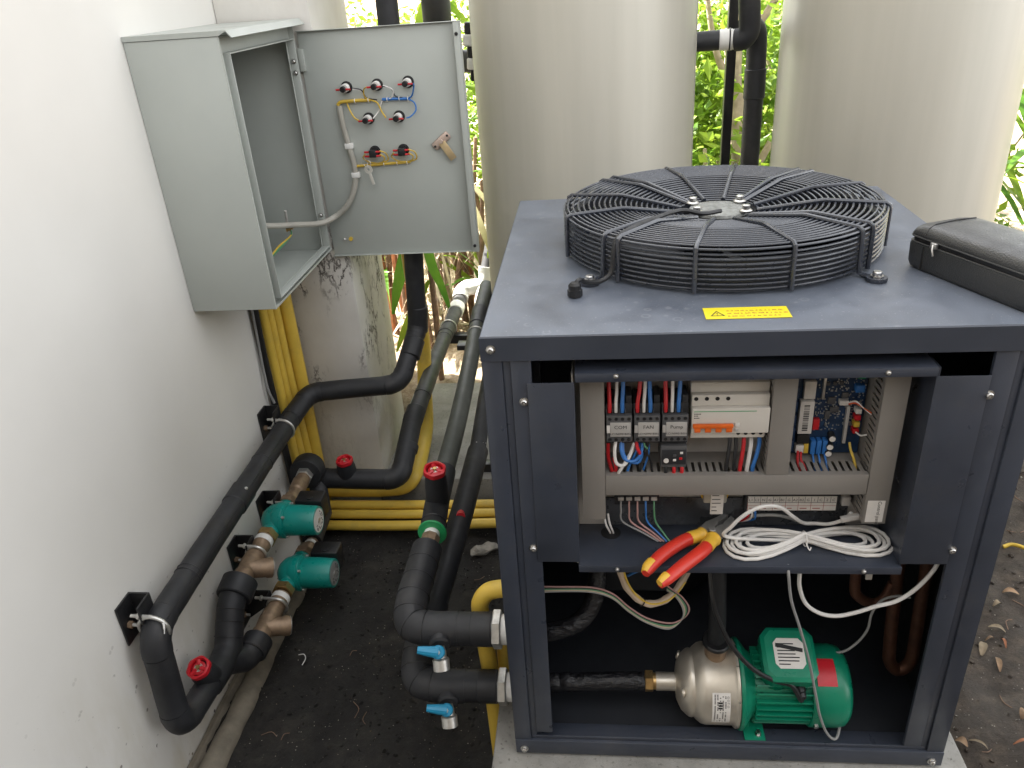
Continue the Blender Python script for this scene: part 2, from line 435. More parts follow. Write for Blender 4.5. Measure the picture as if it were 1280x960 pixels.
# ================================================================== setting
def ground():
    def axis(fine0, fine1, step, far):
        a = [fine0 + step * i for i in range(int((fine1 - fine0) / step) + 1)]
        g, s = [], step * 2
        x = fine0
        while x > -far: x -= s; g.insert(0, x); s *= 1.5
        h, s = [], step * 2; x = a[-1]
        while x < far: x += s; h.append(x); s *= 1.5
        return g + a + h
    xs, ys = axis(-1.0, 2.4, 0.028, 120), axis(-0.6, 3.4, 0.028, 120)
    def sm(a, b, x):
        t = max(0, min(1, (x - a) / (b - a))); return t * t * (3 - 2 * t)
    def h(x, y):
        z = -0.335 + 0.19 * sm(0.3, 1.1, x) + 0.05 * sm(1.9, 3, y)
        if abs(x) < 6 and abs(y) < 8:
            z += 0.018 * noise.noise(V((x * 5, y * 5, 0))) + 0.009 * noise.noise(V((x * 17, y * 17, 3))) + 0.005 * noise.noise(V((x * 45, y * 45, 5)))
            z += 0.03 * sm(0.55, 1.0, -x) * noise.noise(V((x * 9, y * 9, 8)))
        return z
    bm = B(); g = [[bm.verts.new((x, y, h(x, y))) for y in ys] for x in xs]
    for i in range(len(xs) - 1):
        for j in range(len(ys) - 1):
            bm.faces.new((g[i][j], g[i + 1][j], g[i + 1][j + 1], g[i][j + 1]))
    o = link_mesh(finish(bm, 60), 'ground', 'soil', None, False); o['kind'] = 'structure'
    return h
GH = ground()
def slab(name, lo, hi, m='concrete'):
    bm = B(); box(bm, lo, hi, 0.008)
    o = link_mesh(finish(bm, 30), name, m, None, True); o['kind'] = 'structure'; return o
slab('equipment_pad', (-0.048, -0.16, -0.46), (0.872, 0.90, -0.006))
slab('rear_slab', (-0.62, 1.262, -0.46), (1.75, 2.02, -0.19))

bw = thing('building_wall', (-1.9, 0, -0.5), 'smooth white plastered building wall carrying the grey cabinet', 'wall')
part('wall', box(B(), (-2.9, -6, -0.5), (-0.869, 2.45, 6.2)), 'wall', bw, 0)
gw = thing('added_shade_wall', (1.6, -2.55, -0.5), 'weathered tan wall added behind the camera to shade the heat pump', 'wall')  # unseen wall, added to darken and warm the cabinet front and tanks
part('wall', box(B(), (-0.86, -2.7, -0.5), (4.2, -2.5, 2.35)), 'stone_tan', gw, 0)
part('coping', box(B(), (-0.86, -2.74, 2.352), (4.25, -2.46, 2.42), 0.006), 'concrete', gw)
cp = thing('concrete_column', (-0.76, 1.47, -0.45), 'grey rendered column with cracked peeling paint behind yellow conduits', 'column')
part('column_shaft', box(B(), (-0.868, 1.285, -0.45), (-0.597, 1.66, 3.2), 0.004), 'column', cp, 30)
# curb at the foot of the wall: a mortar strip with a lagged roll lying in front of it
cb = B()
rs = []
for i in range(60):
    y = -0.5 + i * 0.03
    w = 0.010 * noise.noise(V((y * 6, 0, 1)))
    prof = [(-0.866, -0.40), (-0.866, -0.318 + w), (-0.848 + w, -0.312 + w), (-0.838, -0.325 + w), (-0.836, -0.40)]
    rs.append([V((x, y, z)) for x, z in prof])
rings(cb, rs)
solo('mortar_strip', cb, 'sacking', 'narrow dirty mortar strip along the foot of the white wall', 'kerb', smooth=40)
cr = B()
pts = [V((-0.806 + 0.008 * noise.noise(V((y * 4, 2, 0))), y, -0.333 + 0.008 * noise.noise(V((y * 5, 7, 0))))) for y in [-0.5 + i * 0.025 for i in range(58)]]
sweep(cr, pts, [0.032 + 0.006 * noise.noise(V((p.y * 14, 4, 0))) for p in pts], 14)
solo('lagged_roll', cr, 'sacking', 'grey-brown cloth-wrapped roll lying on the soil along the wall foot', 'roll', smooth=50)

# ================================================================== heat pump cabinet
W_, D_, H_ = 0.82, 0.80, 0.92
FC = V((0.41, 0.433, 0))                                  # fan centre in plan
def heat_pump():
    t = thing('heat_pump', (0.41, 0.40, 0.0), 'dark blue-grey heat pump cabinet with open front and round fan guard on top', 'heat pump')
    P = lambda n, lo, hi, m='paint', bev=0.0015: part(n, box(B(), lo, hi, bev), m, t)
    # roof sheet with the round fan opening, folded rim all round
    bm = B(); n = 64; rh = 0.272
    def sq(a):
        c, s = math.cos(a), math.sin(a)
        ks = []
        if c > 1e-9: ks.append((W_ - FC.x) / c)
        if c < -1e-9: ks.append((0 - FC.x) / c)
        if s > 1e-9: ks.append((D_ - FC.y) / s)
        if s < -1e-9: ks.append((0 - FC.y) / s)
        k = min(ks); return V((FC.x + c * k, FC.y + s * k, 0))
    angs = sorted([2 * math.pi * k / n for k in range(n)] + [math.atan2(y - FC.y, x - FC.x) % (2 * math.pi) for x, y in ((0, 0), (W_, 0), (0, D_), (W_, D_))])
    prof = []
    for a in angs:
        o = sq(a); c = V((FC.x + rh * math.cos(a), FC.y + rh * math.sin(a), 0)); d = (o - FC); d.z = 0
        oi = V((min(max(o.x, 0.002), W_ - 0.002), min(max(o.y, 0.002), D_ - 0.002), 0))
        prof.append([c + V((0, 0, H_ - 0.045)), c + V((0, 0, H_ - 0.004)), c + V((0, 0, H_)), oi + V((0, 0, H_)), o + V((0, 0, H_ - 0.002)), o + V((0, 0, H_ - 0.0405))])
    rings(bm, prof, False, True)
    # rings() treats each profile as a closed loop, so the sheet also gets a hidden underside
    top = part('roof_panel', bm, 'sheen_paint', t, 30)
    for p, d in (((0.017, -0.001, 0.900), (0, -1, 0)), ((0.803, -0.001, 0.900), (0, -1, 0))): screw(top, p, d, 0.006)
    # corner posts: outer flange, groove and inner flange
    for s, nm in ((0, 'left'), (1, 'right')):
        X = (lambda x: x) if s == 0 else (lambda x: W_ - x)
        def bx(a, b, y0, y1, z0, z1, name):
            lo, hi = sorted((X(a), X(b)))
            return part(name, box(B(), (lo, y0, z0), (hi, y1, z1), 0.0012), 'paint', t)
        post = bx(0.0015, 0.032, 0.0025, 0.05, 0.036, 0.879, 'corner_post')
        bx(0.0322, 0.0443, 0.0065, 0.012, 0.036, 0.879, 'post_groove')
        bx(0.0445, 0.076, 0.0035, 0.0115, 0.058 if s == 0 else 0.048, 0.8795, 'post_flange')
        for z in (0.808, 0.521): screw(post, (X(0.062) if s == 0 else X(0.074), 0.003, z), (0, -1, 0), 0.006)
        # infill sheet beside the tray
        bx(0.0685 if s == 0 else 0.0765, 0.141 if s == 0 else 0.153, 0.0005, 0.0030, 0.492, 0.8405, 'infill_sheet')
        bx(0.0002, 0.0014, 0.004, 0.7962, 0.010, 0.8792, 'side_panel')
        pr = bx(0.0015, 0.032, 0.745, 0.795, 0.036, 0.879, 'rear_post')
    for x in (0.0018, 0.8162): P('shade_lining', (x, 0.052, 0.021), (x + 0.002, 0.744, 0.86), 'inner_dark', 0)  # near-black sheets added on both sides to deepen the bay's shade
    rail = P('bottom_rail', (0.0005, 0.0, 0.0), (0.8195, 0.045, 0.0365))
    P('rail_lip', (0.034, 0.006, 0.0368), (0.786, 0.0095, 0.0455))
    for x in (0.018, 0.799): screw(rail, (x, -0.0005, 0.014), (0, -1, 0), 0.0065)
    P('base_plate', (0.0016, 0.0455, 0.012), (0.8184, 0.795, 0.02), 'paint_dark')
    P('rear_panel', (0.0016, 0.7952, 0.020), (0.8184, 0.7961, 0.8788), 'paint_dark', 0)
    P('rear_rail', (0.0005, 0.7965, 0.0), (0.8195, 0.80, 0.0365))
    # inner partition and compartment bits glimpsed in the dark
    part('compressor_shell', lathe(B(), [(0.03, 0.0), (0.085, 0.02), (0.09, 0.06), (0.09, 0.26), (0.07, 0.30), (0.02, 0.315)], (0.36, 0.52, 0.02), (0, 0, 1), 28), 'black_plastic', t)
    P('inner_bracket', (0.185, 0.20, 0.25), (0.34, 0.204, 0.345), 'paint_dark')
    part('riser_pipe', sweep(B(), catmull([(0.398, 0.093, 0.222), (0.398, 0.094, 0.26), (0.396, 0.10, 0.32), (0.395, 0.13, 0.40), (0.395, 0.22, 0.46)]), 0.017, 16), 'inner_dark', t)
    for i, path in enumerate(([(0.725, 0.14, 0.47), (0.735, 0.14, 0.30), (0.746, 0.14, 0.16), (0.752, 0.14, 0.125), (0.768, 0.14, 0.103), (0.786, 0.14, 0.115), (0.792, 0.14, 0.15), (0.785, 0.14, 0.30), (0.78, 0.14, 0.47)],
                              [(0.655, 0.14, 0.47), (0.658, 0.14, 0.33), (0.668, 0.14, 0.296), (0.697, 0.14, 0.278), (0.717, 0.14, 0.292), (0.728, 0.14, 0.33)])):
        part('copper_pipe', sweep(B(), catmull(path, 5), 0.0125 if i == 0 else 0.010, 14), 'copper', t)
    # ---- fan guard
    g = part('fan_guard', lathe(B(), [(0.001, 0), (0.052, 0.0), (0.056, 0.003), (0.054, 0.008), (0.02, 0.011), (0.001, 0.011)], (FC.x, FC.y, 0.975), (0, 0, 1), 32), 'cast_hub', t)
    zr, zb, zs = 1.000, 0.983, 0.928
    def ztop(r): return zb + (zr + 0.003 - zb) * min(1, max(0, (r - 0.075) / 0.115))
    rr = 0.074
    while rr < 0.287:
        part('guard_ring', torus(B(), (FC.x, FC.y, ztop(rr) - 0.0032), (0, 0, 1), rr, 0.0020, 80, 8), 'guard_black', g)
        rr += 0.0100
    for k in range(9):
        part('guard_ring', torus(B(), (FC.x, FC.y, zs + 0.002 + k * 0.0082), (0, 0, 1), 0.2905, 0.0021, 80, 8), 'guard_black', g)
    def spoke(a, foot=False):
        c, s = math.cos(rad(a)), math.sin(rad(a))
        def q(r, z): return V((FC.x + c * r, FC.y + s * r, z))
        pts = [q(0.2945, zs - 0.004), q(0.2945, zr - 0.010), q(0.2935, zr - 0.003), q(0.2875, zr + 0.001), q(0.19, zr + 0.0035), q(0.183, zr + 0.003), q(0.070, zb - 0.001)]
        if foot: pts = [q(0.325, 0.9245), q(0.305, 0.9245), q(0.297, 0.9265)] + pts[1:]
        part('guard_spoke', sweep(B(), pts, 0.0041, 8), 'guard_black', g)
    for a in (15, -15, 75, 105, 165, -165, -75, -105): spoke(a)
    for a in (45, 135, -45, -135):
        spoke(a - 3.2, True); spoke(a + 3.2)
        c, s = math.cos(rad(a - 3)), math.sin(rad(a - 3))
        o = V((FC.x + c * 0.328, FC.y + s * 0.328, H_ + 0.0005))
        bm = B(); lathe(bm, [(0.0165, 0), (0.017, 0.003), (0.0165, 0.0065), (0.010, 0.0066)], o, (0, 0, 1), 20)
        part('foot_washer', bm, 'guard_black', g)
        bm = B(); lathe(bm, [(0.0105, 0.0067), (0.0105, 0.009), (0.0075, 0.0091), (0.0075, 0.0145), (0.006, 0.016)], o, (0, 0, 1), 12)
        part('foot_bolt', bm, 'steel', g)
    for a in (38, 142, -38, -142):
        o = V((FC.x + math.cos(rad(a)) * 0.056, FC.y + math.sin(rad(a)) * 0.056, 0.984))
        bm = B(); lathe(bm, [(0.011, 0), (0.012, 0.003), (0.009, 0.0055), (0.005, 0.006), (0.0075, 0.007), (0.0075, 0.0125), (0.006, 0.0135)], o, (0, 0, 1), 12)
        part('hub_bolt', bm, 'steel', g)
    part('shroud', lathe(B(), [(0.2735, 0), (0.2735, 0.052), (0.279, 0.058), (0.2795, 0.0575), (0.2745, 0.051), (0.2745, 0)], (FC.x, FC.y, H_ + 0.0005), (0, 0, 1), 72, False), 'shroud', t)
    # fan below
    f = part('fan_rotor', lathe(B(), [(0.075, 0), (0.08, 0.01), (0.08, 0.07), (0.06, 0.078)], (FC.x, FC.y, 0.872), (0, 0, 1), 28), 'inner_dark', t)
    for k in range(5):
        bm = B(); a0 = k * 72
        rows = []
        for i in range(7):
            r = 0.075 + i * 0.031
            row = []
            for j in range(5):
                a = rad(a0 + (j - 2) * (13 if i else 16) + i * 3)
                row.append(V((FC.x + r * math.cos(a), FC.y + r * math.sin(a), 0.915 + (j - 2) * -0.011)))
            rows.append(row)
        rings(bm, [r + [p - V((0, 0, 0.003)) for p in r[::-1]] for r in rows])
        part('fan_blade', bm, 'inner_dark', f)
    part('fan_motor_shaft', cyl(B(), (FC.x, FC.y, 0.70), (FC.x, FC.y, 0.873), 0.055, n=24), 'inner_dark', f)
    # motor cable running off the guard to its gland
    part('fan_cable', wire([(0.405, 0.375, 0.994), (0.37, 0.355, 0.996), (0.33, 0.345, 1.006), (0.28, 0.30, 1.006), (0.225, 0.235, 1.003), (0.208, 0.214, 0.985), (0.203, 0.205, 0.945), (0.185, 0.195, 0.932), (0.162, 0.180, 0.936), (0.150, 0.168, 0.945), (0.143, 0.160, 0.940), (0.142, 0.158, 0.930)], 0.0042, 8, 5), 'black_plastic', t)
    bm = B(); lathe(bm, [(0.010, 0), (0.0125, 0.001), (0.0125, 0.012), (0.0105, 0.0125), (0.0105, 0.020), (0.007, 0.024)], (0.142, 0.158, H_ + 0.0005), (0, 0, 1), 8)
    part('cable_gland', bm, 'black_plastic', t)
    # warning sticker
    bm = B(); box(bm, (0.340, 0.0455, H_ + 0.0006), (0.466, 0.0895, H_ + 0.0010))
    st = part('warning_sticker', bm, 'sticker', t, 0, 'yellow warning sticker with black triangle and small print')
    bm = B(); z = H_ + 0.0013
    tri = [V((0.348, 0.056, z)), V((0.370, 0.056, z)), V((0.359, 0.076, z))]
    cen = (tri[0] + tri[1] + tri[2]) / 3
    inn = [cen + (p - cen) * 0.74 for p in tri]
    o = [bm.verts.new(p) for p in tri]; i_ = [bm.verts.new(p) for p in inn]
    for k in range(3): bm.faces.new((o[k], o[(k + 1) % 3], i_[(k + 1) % 3], i_[k]))
    part('triangle_sign', bm, 'ink', st, 0)
    text('exclamation_mark', '!', 0.014, (0.359, 0.0585, z), (1, 0, 0), (0, 1, 0), 'ink', st, 'CENTER')
    for k, yy in enumerate((0.074, 0.0635, 0.053)):
        # small print is only a grey line at this size
        x = 0.374; bm = B()
        while x < (0.458 if k < 2 else 0.450):
            w = rnd.uniform(0.003, 0.009)
            for q in range(max(1, int(w / 0.0016))):
                xx = x + q * 0.0016
                box(bm, (xx, yy, z - 0.0001), (xx + 0.0010, yy + rnd.choice((0.0022, 0.0032)), z))
            x += w + 0.0022
        part('small_print', bm, 'ink_red', st, 0)
    return t
heat_pump()

# ================================================================== control tray
def control_tray():
    t = thing('control_tray', (0.405, 0.06, 0.487), 'open electrical tray with grey wiring ducts inside the heat pump front', 'control panel')
    P = lambda n, lo, hi, m, bev=0.001, lab=None, par=None: part(n, box(B(), lo, hi, bev), m, par or t, 30, lab)
    lipb = P('shelf', (0.139, 0.0, 0.4845), (0.672, 0.114, 0.4870), 'paint', 0.0005)
    P('shelf_lip', (0.139, -0.0035, 0.4735), (0.672, -0.0005, 0.4873), 'paint', 0.0005)
    tl = P('top_lip', (0.142, -0.0035, 0.8425), (0.667, -0.0005, 0.857), 'paint', 0.0005)
    P('top_sheet', (0.142, 0.0, 0.8545), (0.667, 0.118, 0.8570), 'paint', 0.0005)
    P('back_plate', (0.139, 0.1145, 0.487), (0.670, 0.1175, 0.854), 'plate_grey', 0)
    P('tray_side', (0.1365, 0.0035, 0.4875), (0.1385, 0.114, 0.854), 'zinc', 0)
    P('tray_side', (0.6705, 0.0035, 0.4875), (0.6725, 0.114, 0.854), 'paint', 0)
    for x, z, par in ((0.204, 0.8525, tl), (0.597, 0.8500, tl), (0.205, 0.4805, lipb), (0.612, 0.4800, lipb)): screw(par, (x, -0.0036, z), (0, -1, 0), 0.0034)
    # ducts: cover plus slotted walls (fingers)
    def duct(x0, x1, z0, z1, vertical, walls):
        d = P('wiring_duct', (x0, 0.040, z0), (x1, 0.0425, z1), 'duct', 0.0008)
        P('duct_back', (x0 + 0.002, 0.112, z0), (x1 - 0.002, 0.1143, z1), 'duct', 0, None, d)
        for wv in walls:
            bm = B(); step, w = 0.0115, 0.0068
            L0, L1 = (z0, z1) if vertical else (x0, x1)
            q = L0
            while q < L1 - 0.002:
                e = min(q + w, L1)
                for (ya, yb, full) in ((0.0427, 0.052, True), (0.0522, 0.082, False), (0.0822, 0.1118, True)):
                    ee = min(q + step, L1) if full else e
                    if vertical: box(bm, (wv, ya, q), (wv + 0.0016, yb, ee))
                    else: box(bm, (q, ya, wv), (ee, yb, wv + 0.0016))
                q += step
            part('slotted_wall', bm, 'duct', d, 0)
        return d
    duct(0.148, 0.1865, 0.553, 0.842, True, (0.1845,))
    duct(0.1870, 0.6115, 0.604, 0.643, False, (0.6412, 0.6042))
    duct(0.4480, 0.4840, 0.6435, 0.842, True, (0.4482, 0.4822))
    rd = duct(0.6125, 0.6500, 0.545, 0.842, True, (0.6127,))
    P('name_sticker', (0.6165, 0.0393, 0.549), (0.6445, 0.0397, 0.592), 'paper', 0, None, rd)
    text('lettering', 'Control panel', 0.0085, (0.633, 0.0390, 0.591), (0, 0, -1), (1, 0, 0), 'ink', rd)
    # DIN rail
    P('mounting_rail', (0.188, 0.104, 0.722), (0.447, 0.112, 0.757), 'zinc')
    P('mounting_rail', (0.188, 0.100, 0.800), (0.30, 0.1143, 0.806), 'zinc')
    cols = ('w_red', 'w_white', 'w_blue')
    for i, nm in enumerate(('COM', 'FAN', 'Pump')):
        x0 = 0.1885 + i * 0.0447; x1 = x0 + 0.0432
        if i == 0: x0 += 0.0
        c = P('contactor', (x0, 0.052, 0.700), (x1, 0.1035, 0.775), 'contactor_dark', 0.0015, 'grey contactor marked %s' % nm)
        P('contactor_front', (x0 + 0.001, 0.041, 0.709), (x1 - 0.001, 0.0518, 0.758), 'contactor', 0.0015, None, c)
        P('name_plate', (x0 + 0.007, 0.0388, 0.7205), (x1 - 0.003, 0.0408, 0.7465), 'plate_grey', 0.0006, None, c)
        P('plate_clip', (x0 + 0.0015, 0.0392, 0.727), (x0 + 0.0066, 0.0408, 0.741), 'paper' if i == 0 else 'plate_grey', 0.0004, None, c)
        xm = (x0 + x1) / 2 + 0.002
        text('lettering', nm, 0.0090, (xm, 0.0384, 0.7352), (1, 0, 0), (0, 0, 1), 'ink', c, 'CENTER')
        text('lettering', 'LC1N0901B5N', 0.0052, (xm, 0.0384, 0.7240), (1, 0, 0), (0, 0, 1), 'ink', c, 'CENTER')
        for k in range(4):
            xx = x0 + 0.0065 + k * 0.0102
            part('terminal_screw', lathe(B(), [(0.0030, 0), (0.0030, 0.0006), (0.0018, 0.0003)], (xx, 0.0408, 0.7525), (0, -1, 0), 10), 'black_plastic', c)
            part('terminal_screw', lathe(B(), [(0.0030, 0), (0.0030, 0.0006), (0.0018, 0.0003)], (xx, 0.0408, 0.7140), (0, -1, 0), 10), 'black_plastic', c)
            P('terminal_fin', (xx - 0.0056, 0.046, 0.7585), (xx - 0.0046, 0.062, 0.766), 'contactor', 0, None, c)
            if k < 3:
                dx = rnd.uniform(-0.002, 0.006)
                part('wire', wire([(xx, 0.050, 0.760), (xx + 0.0002, 0.052, 0.776), (xx + dx * 0.6, 0.060, 0.795), (xx + dx, 0.075, 0.825), (xx + dx, 0.08, 0.85)], [0.0034] * 24 + [0.0034], 8), cols[k], t) if False else \
                part('wire', sweep(B(), catmull([(xx, 0.050, 0.760), (xx, 0.051, 0.776), (xx + dx * 0.6, 0.058, 0.797), (xx + dx, 0.070, 0.828), (xx + dx, 0.08, 0.852)]), 0.0033 if k != 1 else 0.0027, 8), cols[k], t)
            else:
                P('auxiliary_terminal', (xx - 0.0045, 0.050, 0.7762), (xx + 0.0045, 0.085, 0.790), 'contactor_dark', 0.0008, None, c)
    # overload relay under the pump contactor
    r = P('overload_relay', (0.2785, 0.047, 0.6555), (0.3205, 0.103, 0.697), 'contactor', 0.001)
    P('relay_face', (0.280, 0.0452, 0.662), (0.319, 0.0468, 0.690), 'contactor_dark', 0.0004, None, r)
    part('relay_dial', cyl(B(), (0.287, 0.0435, 0.670), (0.287, 0.0450, 0.670), 0.0042, n=16), 'paper', r)
    for x, z, m in ((0.298, 0.678, 'contactor'), (0.308, 0.672, 'w_red'), (0.309, 0.683, 'paper'), (0.298, 0.669, 'paper')):
        P('relay_button', (x, 0.0436, z), (x + 0.005, 0.0450, z + 0.004), m, 0.0004, None, r)
    for k, x in enumerate((0.2865, 0.300, 0.313)):
        part('wire', wire([(x, 0.052, 0.657), (x + 0.001, 0.050, 0.648), (x, 0.052, 0.636), (x, 0.055, 0.625)], 0.0032), 'w_red' if k else 'w_black', t)
    # wires under the first two contactors
    def W(m, r, *p): part('wire', wire(p, r), m, t)
    W('w_red', 0.0033, (0.193, 0.056, 0.705), (0.192, 0.054, 0.685), (0.193, 0.056, 0.665), (0.198, 0.056, 0.645), (0.20, 0.056, 0.625))
    W('w_white', 0.0028, (0.2045, 0.05, 0.705), (0.2025, 0.045, 0.685), (0.206, 0.044, 0.665), (0.219, 0.046, 0.662), (0.228, 0.05, 0.678), (0.236, 0.056, 0.70))
    W('w_white', 0.0027, (0.236, 0.058, 0.696), (0.226, 0.05, 0.675), (0.214, 0.046, 0.655), (0.208, 0.05, 0.64), (0.206, 0.055, 0.625))
    W('w_blue', 0.0028, (0.214, 0.056, 0.705), (0.2135, 0.048, 0.688), (0.220, 0.046, 0.672), (0.234, 0.047, 0.668), (0.245, 0.05, 0.678), (0.249, 0.056, 0.698))
    W('w_blue', 0.0026, (0.217, 0.06, 0.705), (0.217, 0.05, 0.682), (0.228, 0.05, 0.666), (0.242, 0.05, 0.664), (0.250, 0.056, 0.68))
    W('w_blue', 0.0024, (0.246, 0.06, 0.70), (0.236, 0.056, 0.675), (0.226, 0.056, 0.650), (0.222, 0.058, 0.63))
    W('w_red', 0.003, (0.238, 0.056, 0.705), (0.240, 0.05, 0.692), (0.244, 0.05, 0.682), (0.246, 0.058, 0.672))
    W('w_red', 0.003, (0.201, 0.058, 0.668), (0.205, 0.056, 0.648), (0.200, 0.056, 0.632))
    W('w_black', 0.0016, (0.262, 0.06, 0.705), (0.256, 0.052, 0.685), (0.262, 0.05, 0.665), (0.266, 0.055, 0.640))
    W('w_black', 0.0016, (0.256, 0.06, 0.70), (0.250, 0.054, 0.675), (0.246, 0.054, 0.65), (0.246, 0.056, 0.63))
    W('w_blue', 0.0018, (0.259, 0.062, 0.705), (0.259, 0.056, 0.68), (0.255, 0.056, 0.66), (0.250, 0.06, 0.64))
    W('w_green', 0.0016, (0.250, 0.06, 0.705), (0.252, 0.052, 0.695), (0.256, 0.052, 0.69), (0.258, 0.06, 0.68))
    # breaker
    b = P('circuit_breaker', (0.3245, 0.060, 0.706), (0.4465, 0.1035, 0.806), 'breaker_white', 0.0015, 'white four-pole breaker with orange lever')
    P('breaker_face', (0.3250, 0.040, 0.724), (0.4460, 0.0598, 0.770), 'breaker_white', 0.0015, None, b)
    P('breaker_step', (0.3250, 0.048, 0.7702), (0.4455, 0.0598, 0.790), 'breaker_white', 0.0012, None, b)
    P('breaker_foot', (0.3250, 0.048, 0.7110), (0.4420, 0.0598, 0.7238), 'breaker_white', 0.0012, None, b)
    P('breaker_head', (0.3260, 0.0605, 0.8062), (0.3880, 0.100, 0.812), 'duct', 0.001, None, b)
    P('breaker_head', (0.3890, 0.0605, 0.8062), (0.4460, 0.100, 0.820), 'duct', 0.001, None, b)
    P('green_line', (0.328, 0.0394, 0.7642), (0.425, 0.0398, 0.7652), 'green_plastic', 0, None, b)
    lv = P('lever', (0.3265, 0.0335, 0.7365), (0.3900, 0.0396, 0.7435), 'orange', 0.0015, None, b)
    for k in range(4):
        x = 0.3295 + k * 0.0165
        P('lever_tooth', (x, 0.0350, 0.7285), (x + 0.0095, 0.0396, 0.7363), 'orange', 0.0008, None, b)
        part('terminal_hole', cyl(B(), (x + 0.002, 0.0473, 0.7835), (x + 0.002, 0.0478, 0.7835), 0.0034, n=12), 'black_plastic', b)
        part('terminal_hole', cyl(B(), (0.4005 + k * 0.0118, 0.0473, 0.7195), (0.4005 + k * 0.0118, 0.0478, 0.7195), 0.0030, n=12), 'black_plastic', b)
    P('test_button', (0.3925, 0.0385, 0.7365), (0.4000, 0.0396, 0.7440), 'paper', 0.0005, None, b)
    P('test_button', (0.3925, 0.0385, 0.7285), (0.3985, 0.0396, 0.7335), 'plate_grey', 0.0005, None, b)
    for k, (z, w) in enumerate(((0.7595, 0.012), (0.7560, 0.007), (0.7520, 0.010))):
        bm = B()
        for q in range(int(w / 0.0022)): box(bm, (0.3285 + q * 0.0022, 0.0396, z), (0.3285 + q * 0.0022 + 0.0015, 0.0399, z + 0.0016))
        part('fine_print', bm, 'ink', b, 0)
    for k, m in enumerate(('w_black', 'w_red', 'w_white', 'w_blue')):
        x = 0.3325 + k * 0.0165
        W(m, 0.0031, (x, 0.070, 0.800), (x, 0.068, 0.815), (x - 0.002, 0.072, 0.832), (x - 0.002, 0.08, 0.852))
    for k, (x, dx, m) in enumerate(((0.3895, -0.003, 'w_black'), (0.3995, 0.0, 'w_black'), (0.4120, -0.003, 'w_red'), (0.4235, -0.003, 'w_white'), (0.4365, -0.007, 'w_blue'))):
        W(m, 0.0034, (x, 0.062, 0.712), (x + 0.001, 0.058, 0.695), (x + dx * 0.4, 0.054, 0.672), (x + dx, 0.054, 0.650), (x + dx + 0.001, 0.058, 0.628))
    # circuit board
    pb = P('circuit_board', (0.4865, 0.1045, 0.6455), (0.6105, 0.1062, 0.8405), 'pcb', 0, 'dark blue controller board crowded with components')
    def C(n, x, z, w, h, d, m): P(n, (x, 0.1043 - d, z), (x + w, 0.1044, z + h), m, 0.0004, None, pb)
    C('barcode_label', 0.5060, 0.6900, 0.022, 0.061, 0.012, 'paper')
    for q in range(15):
        zz = 0.696 + q * 0.0033; P('barcode_bar', (0.512, 0.0919, zz), (0.521, 0.0922, zz + rnd.choice((0.0010, 0.0018, 0.0022))), 'ink', 0, None, pb)
    C('chip_label', 0.5100, 0.7545, 0.018, 0.032, 0.010, 'paper')
    C('dip_switch', 0.5305, 0.695, 0.010, 0.020, 0.008, 'w_red')
    C('relay_block', 0.5060, 0.6720, 0.020, 0.016, 0.014, 'black_plastic')
    C('connector', 0.5060, 0.6530, 0.013, 0.014, 0.012, 'paper')
    C('capacitor_block', 0.5195, 0.6520, 0.007, 0.019, 0.012, 'w_yellow')
    for k in range(3): C('blue_relay', 0.5300 + k * 0.0095, 0.6505, 0.0075, 0.026, 0.013, 'w_blue')
    for k in range(7): C('terminal_pair', 0.4880, 0.655 + k * 0.025, 0.014, 0.020, 0.010, 'pcb')
    for k in range(7): C('terminal_contact', 0.4925 , 0.660 + k * 0.025, 0.005, 0.004, 0.0105, 'zinc')
    for x, z, w, h in ((0.551, 0.741, 0.012, 0.012), (0.556, 0.725, 0.014, 0.010), (0.549, 0.712, 0.008, 0.016), (0.572, 0.752, 0.010, 0.010), (0.545, 0.775, 0.006, 0.006), (0.556, 0.775, 0.006, 0.006), (0.566, 0.776, 0.006, 0.006)):
        C('chip', x, z, w, h, 0.003, 'contactor')
    for (x, z) in ((0.563, 0.684), (0.561, 0.668), (0.560, 0.655)):
        part('capacitor', cyl(B(), (x, 0.1040, z), (x - 0.001, 0.088, z - 0.002), 0.0058, n=14, ch=0.0008), 'black_plastic', pb)
        part('capacitor_top', cyl(B(), (x - 0.001, 0.0878, z - 0.002), (x - 0.001, 0.0874, z - 0.002), 0.0052, n=14), 'paper', pb)
    C('pin_header', 0.5815, 0.668, 0.005, 0.070, 0.008, 'plate_grey')
    C('pin_header', 0.5395, 0.752, 0.004, 0.040, 0.007, 'zinc')
    C('green_connector', 0.592, 0.790, 0.011, 0.018, 0.010, 'green_plastic')
    C('blue_connector', 0.590, 0.765, 0.014, 0.013, 0.010, 'w_blue')
    C('white_connector', 0.568, 0.742, 0.014, 0.008, 0.010, 'paper')
    bm = B()
    for q in range(320):
        x, z = rnd.uniform(0.532, 0.606), rnd.uniform(0.690, 0.832)
        w, h = rnd.choice(((0.0022, 0.0012), (0.0012, 0.0022), (0.003, 0.0015), (0.0015, 0.003)))
        box(bm, (x, 0.1030, z), (x + w, 0.1044, z + h))
    part('solder_parts', bm, 'zinc', pb, 0, None, 'stuff')
    for k in range(4): C('blue_terminal', 0.527 + k * 0.011, 0.815, 0.008, 0.018, 0.012, 'w_blue')
    for k, m in enumerate(('paper', 'w_red', 'w_yellow', 'w_red')):
        C('plug', 0.594, 0.728 - k * 0.0125, 0.009, 0.008, 0.014, m)
    for k, m in enumerate(('orange', 'w_red', 'w_white', 'w_white')):
        W(m, 0.0010, (0.582, 0.095, 0.744 + k * 0.001), (0.590, 0.086, 0.750 + k * 0.0015), (0.600, 0.078, 0.746), (0.612, 0.074, 0.739 - k * 0.001))
